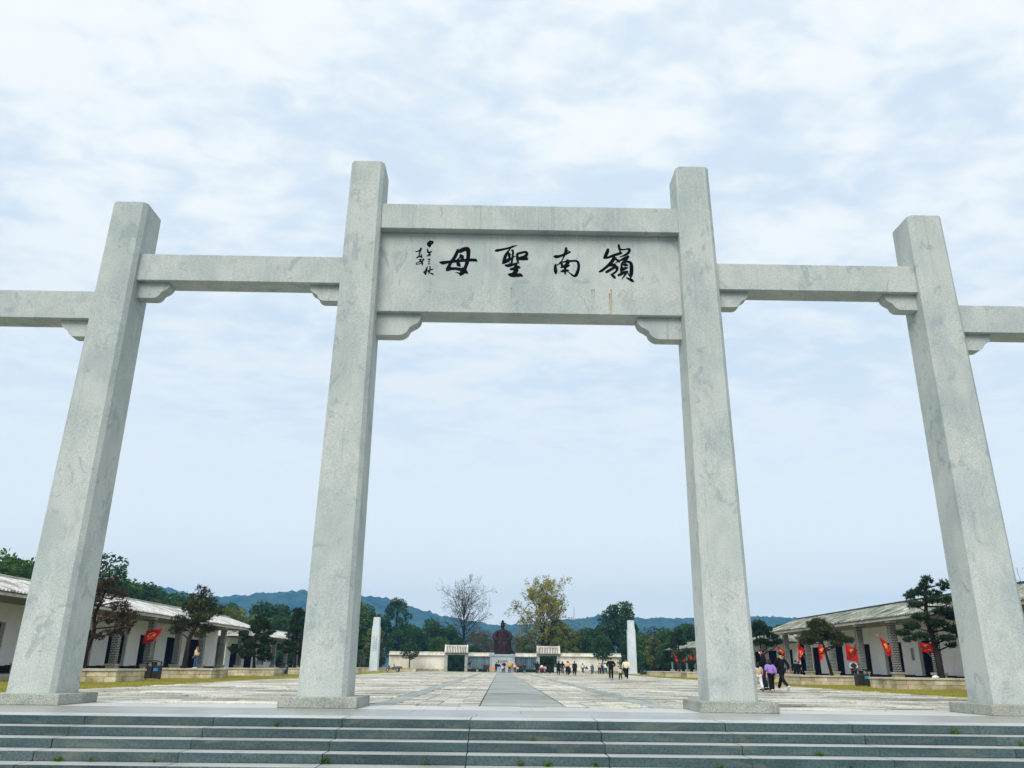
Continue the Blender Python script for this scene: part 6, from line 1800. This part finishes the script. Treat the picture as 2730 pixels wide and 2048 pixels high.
POSES = {'stand': pose(0), 'walk': pose(1.0), 'walk2': pose(-.8), 'front': pose(.15, ((.24), -.0, 1.13) and FORE, FORE, .02), 'photo': pose(0, ((.27, .06, 1.22), (.20, .22, 1.42)), None, 0),
         'point': pose(.1, None, ((.36, .05, 1.36), (.60, .12, 1.40)), 0), 'pocket': pose(.25, ((.30, -.05, 1.14), (.20, .08, 1.02)), ((.30, -.05, 1.14), (.20, .08, 1.02)), 0), 'look': pose(.4, ((.24, .02, 1.13), (.12, .2, 1.2)), None, .05)}
SQ = pose(0, ((.24, .16, .62), (.12, .3, .50)), ((.24, .16, .62), (.12, .3, .50)), .1)
for k in ('pelvis', 'waist', 'chest', 'neck', 'chin', 'head', 'shL', 'shR', 'hipL', 'hipR'): SQ[k] = SQ[k] + Vector((0, -.08, -.62))
for s in 'LR': SQ['knee' + s] = Vector(((-1 if s == 'L' else 1) * .16, .32, .48))
POSES['squat'] = SQ
PCACHE = {}
def person(x, y, h, label, top, bottom, pz='stand', coat='jacket', hair='short', rz=0.0, shoes=BK, skirt=False, hat=None, hood=None, mask=False, vest=None, z=0.0, pack=None, haircol=None, cat='person'):
    key = (pz, coat, hair)
    if key not in PCACHE: PCACHE[key] = body_meshes(POSES[pz], coat, True, hair)
    M = PCACHE[key]; J = POSES[pz]
    o = thing('person', label, cat, (x, y, z), rz, None)
    s = h / 1.70
    o.scale = (s * (1.22 if h < 1.3 else 1.14), s * (1.18 if h < 1.3 else 1.10), s)
    def part(k, nm, mat, parent=o):
        p = put(nm, M[k], parent)
        p.material_slots[0].link = 'OBJECT'; p.material_slots[0].material = mat
        return p
    b = part('body', 'body', SKIN); part('face', 'face', SKIN, b)
    part('hair', 'hair', cloth(hat) if False else (cloth(haircol) if haircol else HAIRB))
    j = part('jacket', 'jacket', cloth(top))
    part('trousers', 'trousers', cloth(bottom))
    if skirt: part('skirt', 'skirt', cloth(skirt if isinstance(skirt, tuple) else top))
    for q in 'LR': part('shoe' + q, 'shoe', cloth(shoes))
    hd = J['head']
    if hat: MB().lathe([(.11, -.01), (.115, .05), (.10, .11), (.05, .15), (.01, .155)], (hd.x, hd.y - .01, hd.z + .02), 12).build('hat', cloth(hat), o, True)
    if hood: MB().ell((hd.x, hd.y - .05, hd.z - .13), (.13, .10, .08), 12, 7).build('hood', cloth(hood), o, True)
    if mask: MB().ell((hd.x, hd.y + .075, hd.z - .05), (.06, .035, .045), 10, 6).build('face_mask', cloth(WHT), o, True)
    if vest:
        m = MB(); n = 16
        m.loft([[(a * math.cos(t), .012 + bb * math.sin(t), z_) for t in [2 * math.pi * i / n for i in range(n)]] for z_, a, bb in ((.93, .20, .15), (1.1, .195, .145), (1.3, .205, .15), (1.42, .13, .11))]); m.build('vest', cloth(vest), o, True)
    if pack: MB().cbox(-.15, .15, -.27, -.13, .98, 1.38, .05).build('backpack', cloth(pack), o)
    return o
# family walking beside the right-hand pillar
person(12.78, 20.15, 1.72, 'man in black jacket and trousers with white-soled shoes striding beside the child in purple', BK, BK, 'walk', rz=R(25), shoes=(.62, .58, .62))
person(11.50, 17.80, 1.34, 'child in purple pullover and wide black trousers', PUR, BK, 'look', 'puffer', 'long', rz=R(15), shoes=(.62, .55, .50))
person(12.20, 20.9, 1.85, 'tall man in black jacket with burgundy hood and white mask looking down at his phone', BK, NAVY, 'front', 'jacket', rz=R(70), hood=(.10, .01, .02), mask=True)
person(11.30, 19.0, 1.22, 'child in beige coat and white trousers beside the stone pillar', BEI, WHT, 'walk2', 'puffer', 'long', shoes=GRY)
person(11.86, 18.95, 1.05, 'small child in black and pink partly behind the child in purple', PINK, BK, 'stand', 'jacket', 'long')
# at the galleries
person(24.75, 40.3, 1.72, 'man in dark vest over white shirt standing behind the litter bin', WHT, DG, 'front', vest=(.05, .035, .04), rz=R(170), haircol=(.12, .10, .09))
person(24.7, 51.8, 1.72, 'man in black standing under a red flag with his back turned', BK, BK, 'pocket', 'jacket', rz=R(-10))
person(25.15, 52.3, 1.66, 'person in dark blue beside the man in black under a red flag', NAVY, DG, 'stand', 'jacket')
person(-20.05, 35.0, 1.38, 'child in beige vest and blue jeans standing on the sandstone planter taking a photo', (.14, .03, .03), JEAN, 'photo', vest=(.62, .50, .33), rz=R(150), shoes=WHT, z=.601)
# middle of the plaza
person(8.78, 50.7, 1.73, 'man in black jacket and black trousers walking away in the middle of the plaza', BK, BK, 'pocket', 'puffer', shoes=GRY)
person(9.85, 49.3, 1.65, 'person in cream puffer jacket and black trousers holding a toddler\'s hand', CRM, BK, 'walk', 'puffer', shoes=WHT)
person(9.42, 49.7, .94, 'toddler in pale camouflage jacket between the cream jacket and the black jacket', (.48, .46, .38), BK, 'walk2', 'puffer', shoes=GRY)
person(7.33, 92.7, 1.71, 'person with long black hair and long black coat walking beside another in black', BK, BK, 'stand', 'coat', 'long', skirt=True)
person(7.80, 92.1, 1.70, 'long-haired person in black jacket and grey trousers with white shoes', BK, (.05, .055, .07), 'walk', 'jacket', 'long', shoes=WHT)
person(8.22, 88.9, 1.71, 'person in pink padded jacket and long black skirt', PEA, BK, 'stand', 'puffer', skirt=BK)
person(10.1, 110.0, 1.80, 'person in orange top pointing with an outstretched arm', (.62, .22, .10), DG, 'point', 'jacket')
person(11.6, 126.0, 1.50, 'child in white top in front of the cream wall near the pointing person', WHT, DG, 'stand', 'jacket')
person(9.08, 88.2, 1.70, 'person with reddish hair in wide black robe and trousers', BK, BK, 'stand', 'coat', haircol=(.10, .015, .02), skirt=True)
person(13.6, 123.7, 1.66, 'person in black and white striped jacket in front of cream wall', BK, BK, 'walk', 'jacket', 'long', vest=WHT, shoes=WHT)
person(14.36, 124.8, 1.25, 'child in black top and white trousers in front of cream wall', BK, WHT, 'stand', 'jacket')
person(14.75, 122.2, 1.18, 'small child in white coat beside the blue dress', WHT, BEI, 'stand', 'puffer')
person(14.45, 116.6, 1.47, 'long-haired girl in blue dress', TEAL, BK, 'stand', 'jacket', 'long', skirt=True)
person(16.2, 121.8, 1.72, 'person in beige top and black trousers under the round young tree', BEI, BK, 'stand', 'jacket')
person(16.7, 122.9, 1.74, 'person in dark blue under the round young tree', NAVY, NAVY, 'stand', 'jacket')
person(17.15, 122.0, 1.76, 'person in pale blue jacket and jeans under the round young tree', LBL, JEAN, 'photo', 'jacket')
person(16.75, 117.1, 1.70, 'person in white jacket and dark green trousers under the round young tree', WHT, GRN, 'walk', 'puffer', shoes=WHT)
person(5.44, 114.2, 1.80, 'tall person with long hair in long black coat in front of the gateway', BK, BK, 'walk', 'coat', 'long', skirt=True)
person(6.75, 126.4, 1.45, 'person in white top behind the child in red', WHT, GRY, 'stand', 'jacket')
person(6.36, 118.5, 1.01, 'small child in bright red jacket', RED, BK, 'stand', 'puffer')
person(7.3, 126.4, 1.22, 'child in pink jacket by the gateway', PINK, GRY, 'walk', 'jacket')
person(7.15, 109.8, 1.65, 'person in black crouching on the paving', BK, BK, 'squat', 'puffer', 'long')
person(9.1, 126.4, 1.60, 'person in dark green top and white trousers by the gateway', GRN, WHT, 'stand', 'jacket')
# in front of the statue
person(-1.1, 126.6, 1.72, 'person in dark blue coat in front of the pedestal', NAVY, TEAL, 'stand', 'coat', skirt=True)
person(-.72, 110.0, 1.56, 'person in black jacket, pale blue hood and pale jeans walking on the grey walkway', BK, LBL, 'walk', 'jacket', hood=LBL, shoes=WHT)
person(.18, 126.8, 1.80, 'man in black in front of the pedestal characters', BK, BK, 'front', 'coat')
person(-.06, 124.0, 1.12, 'child in pale pink jacket in front of the man in black', (.70, .52, .52), BK, 'point', 'puffer', hat=(.70, .52, .52))
person(1.06, 120.4, 1.70, 'person in bright yellow jacket and white cap', YEL, BK, 'pocket', 'puffer', hat=WHT)
person(1.58, 126.2, 1.66, 'person in brown jacket and white cap beside the yellow jacket', BRN, GRY, 'stand', 'jacket', hat=WHT)
person(2.02, 124.8, 1.52, 'person in peach jacket and pale pink hat', PEA, (.10, .03, .02), 'stand', 'puffer', hat=(.70, .48, .45))
person(2.50, 125.6, 1.06, 'child in beige jacket next to the incense burner', (.60, .50, .38), DG, 'stand', 'puffer')
person(3.78, 126.9, 1.55, 'person in dark coat standing by the slate panels behind the teal bucket', DG, DG, 'stand', 'jacket')
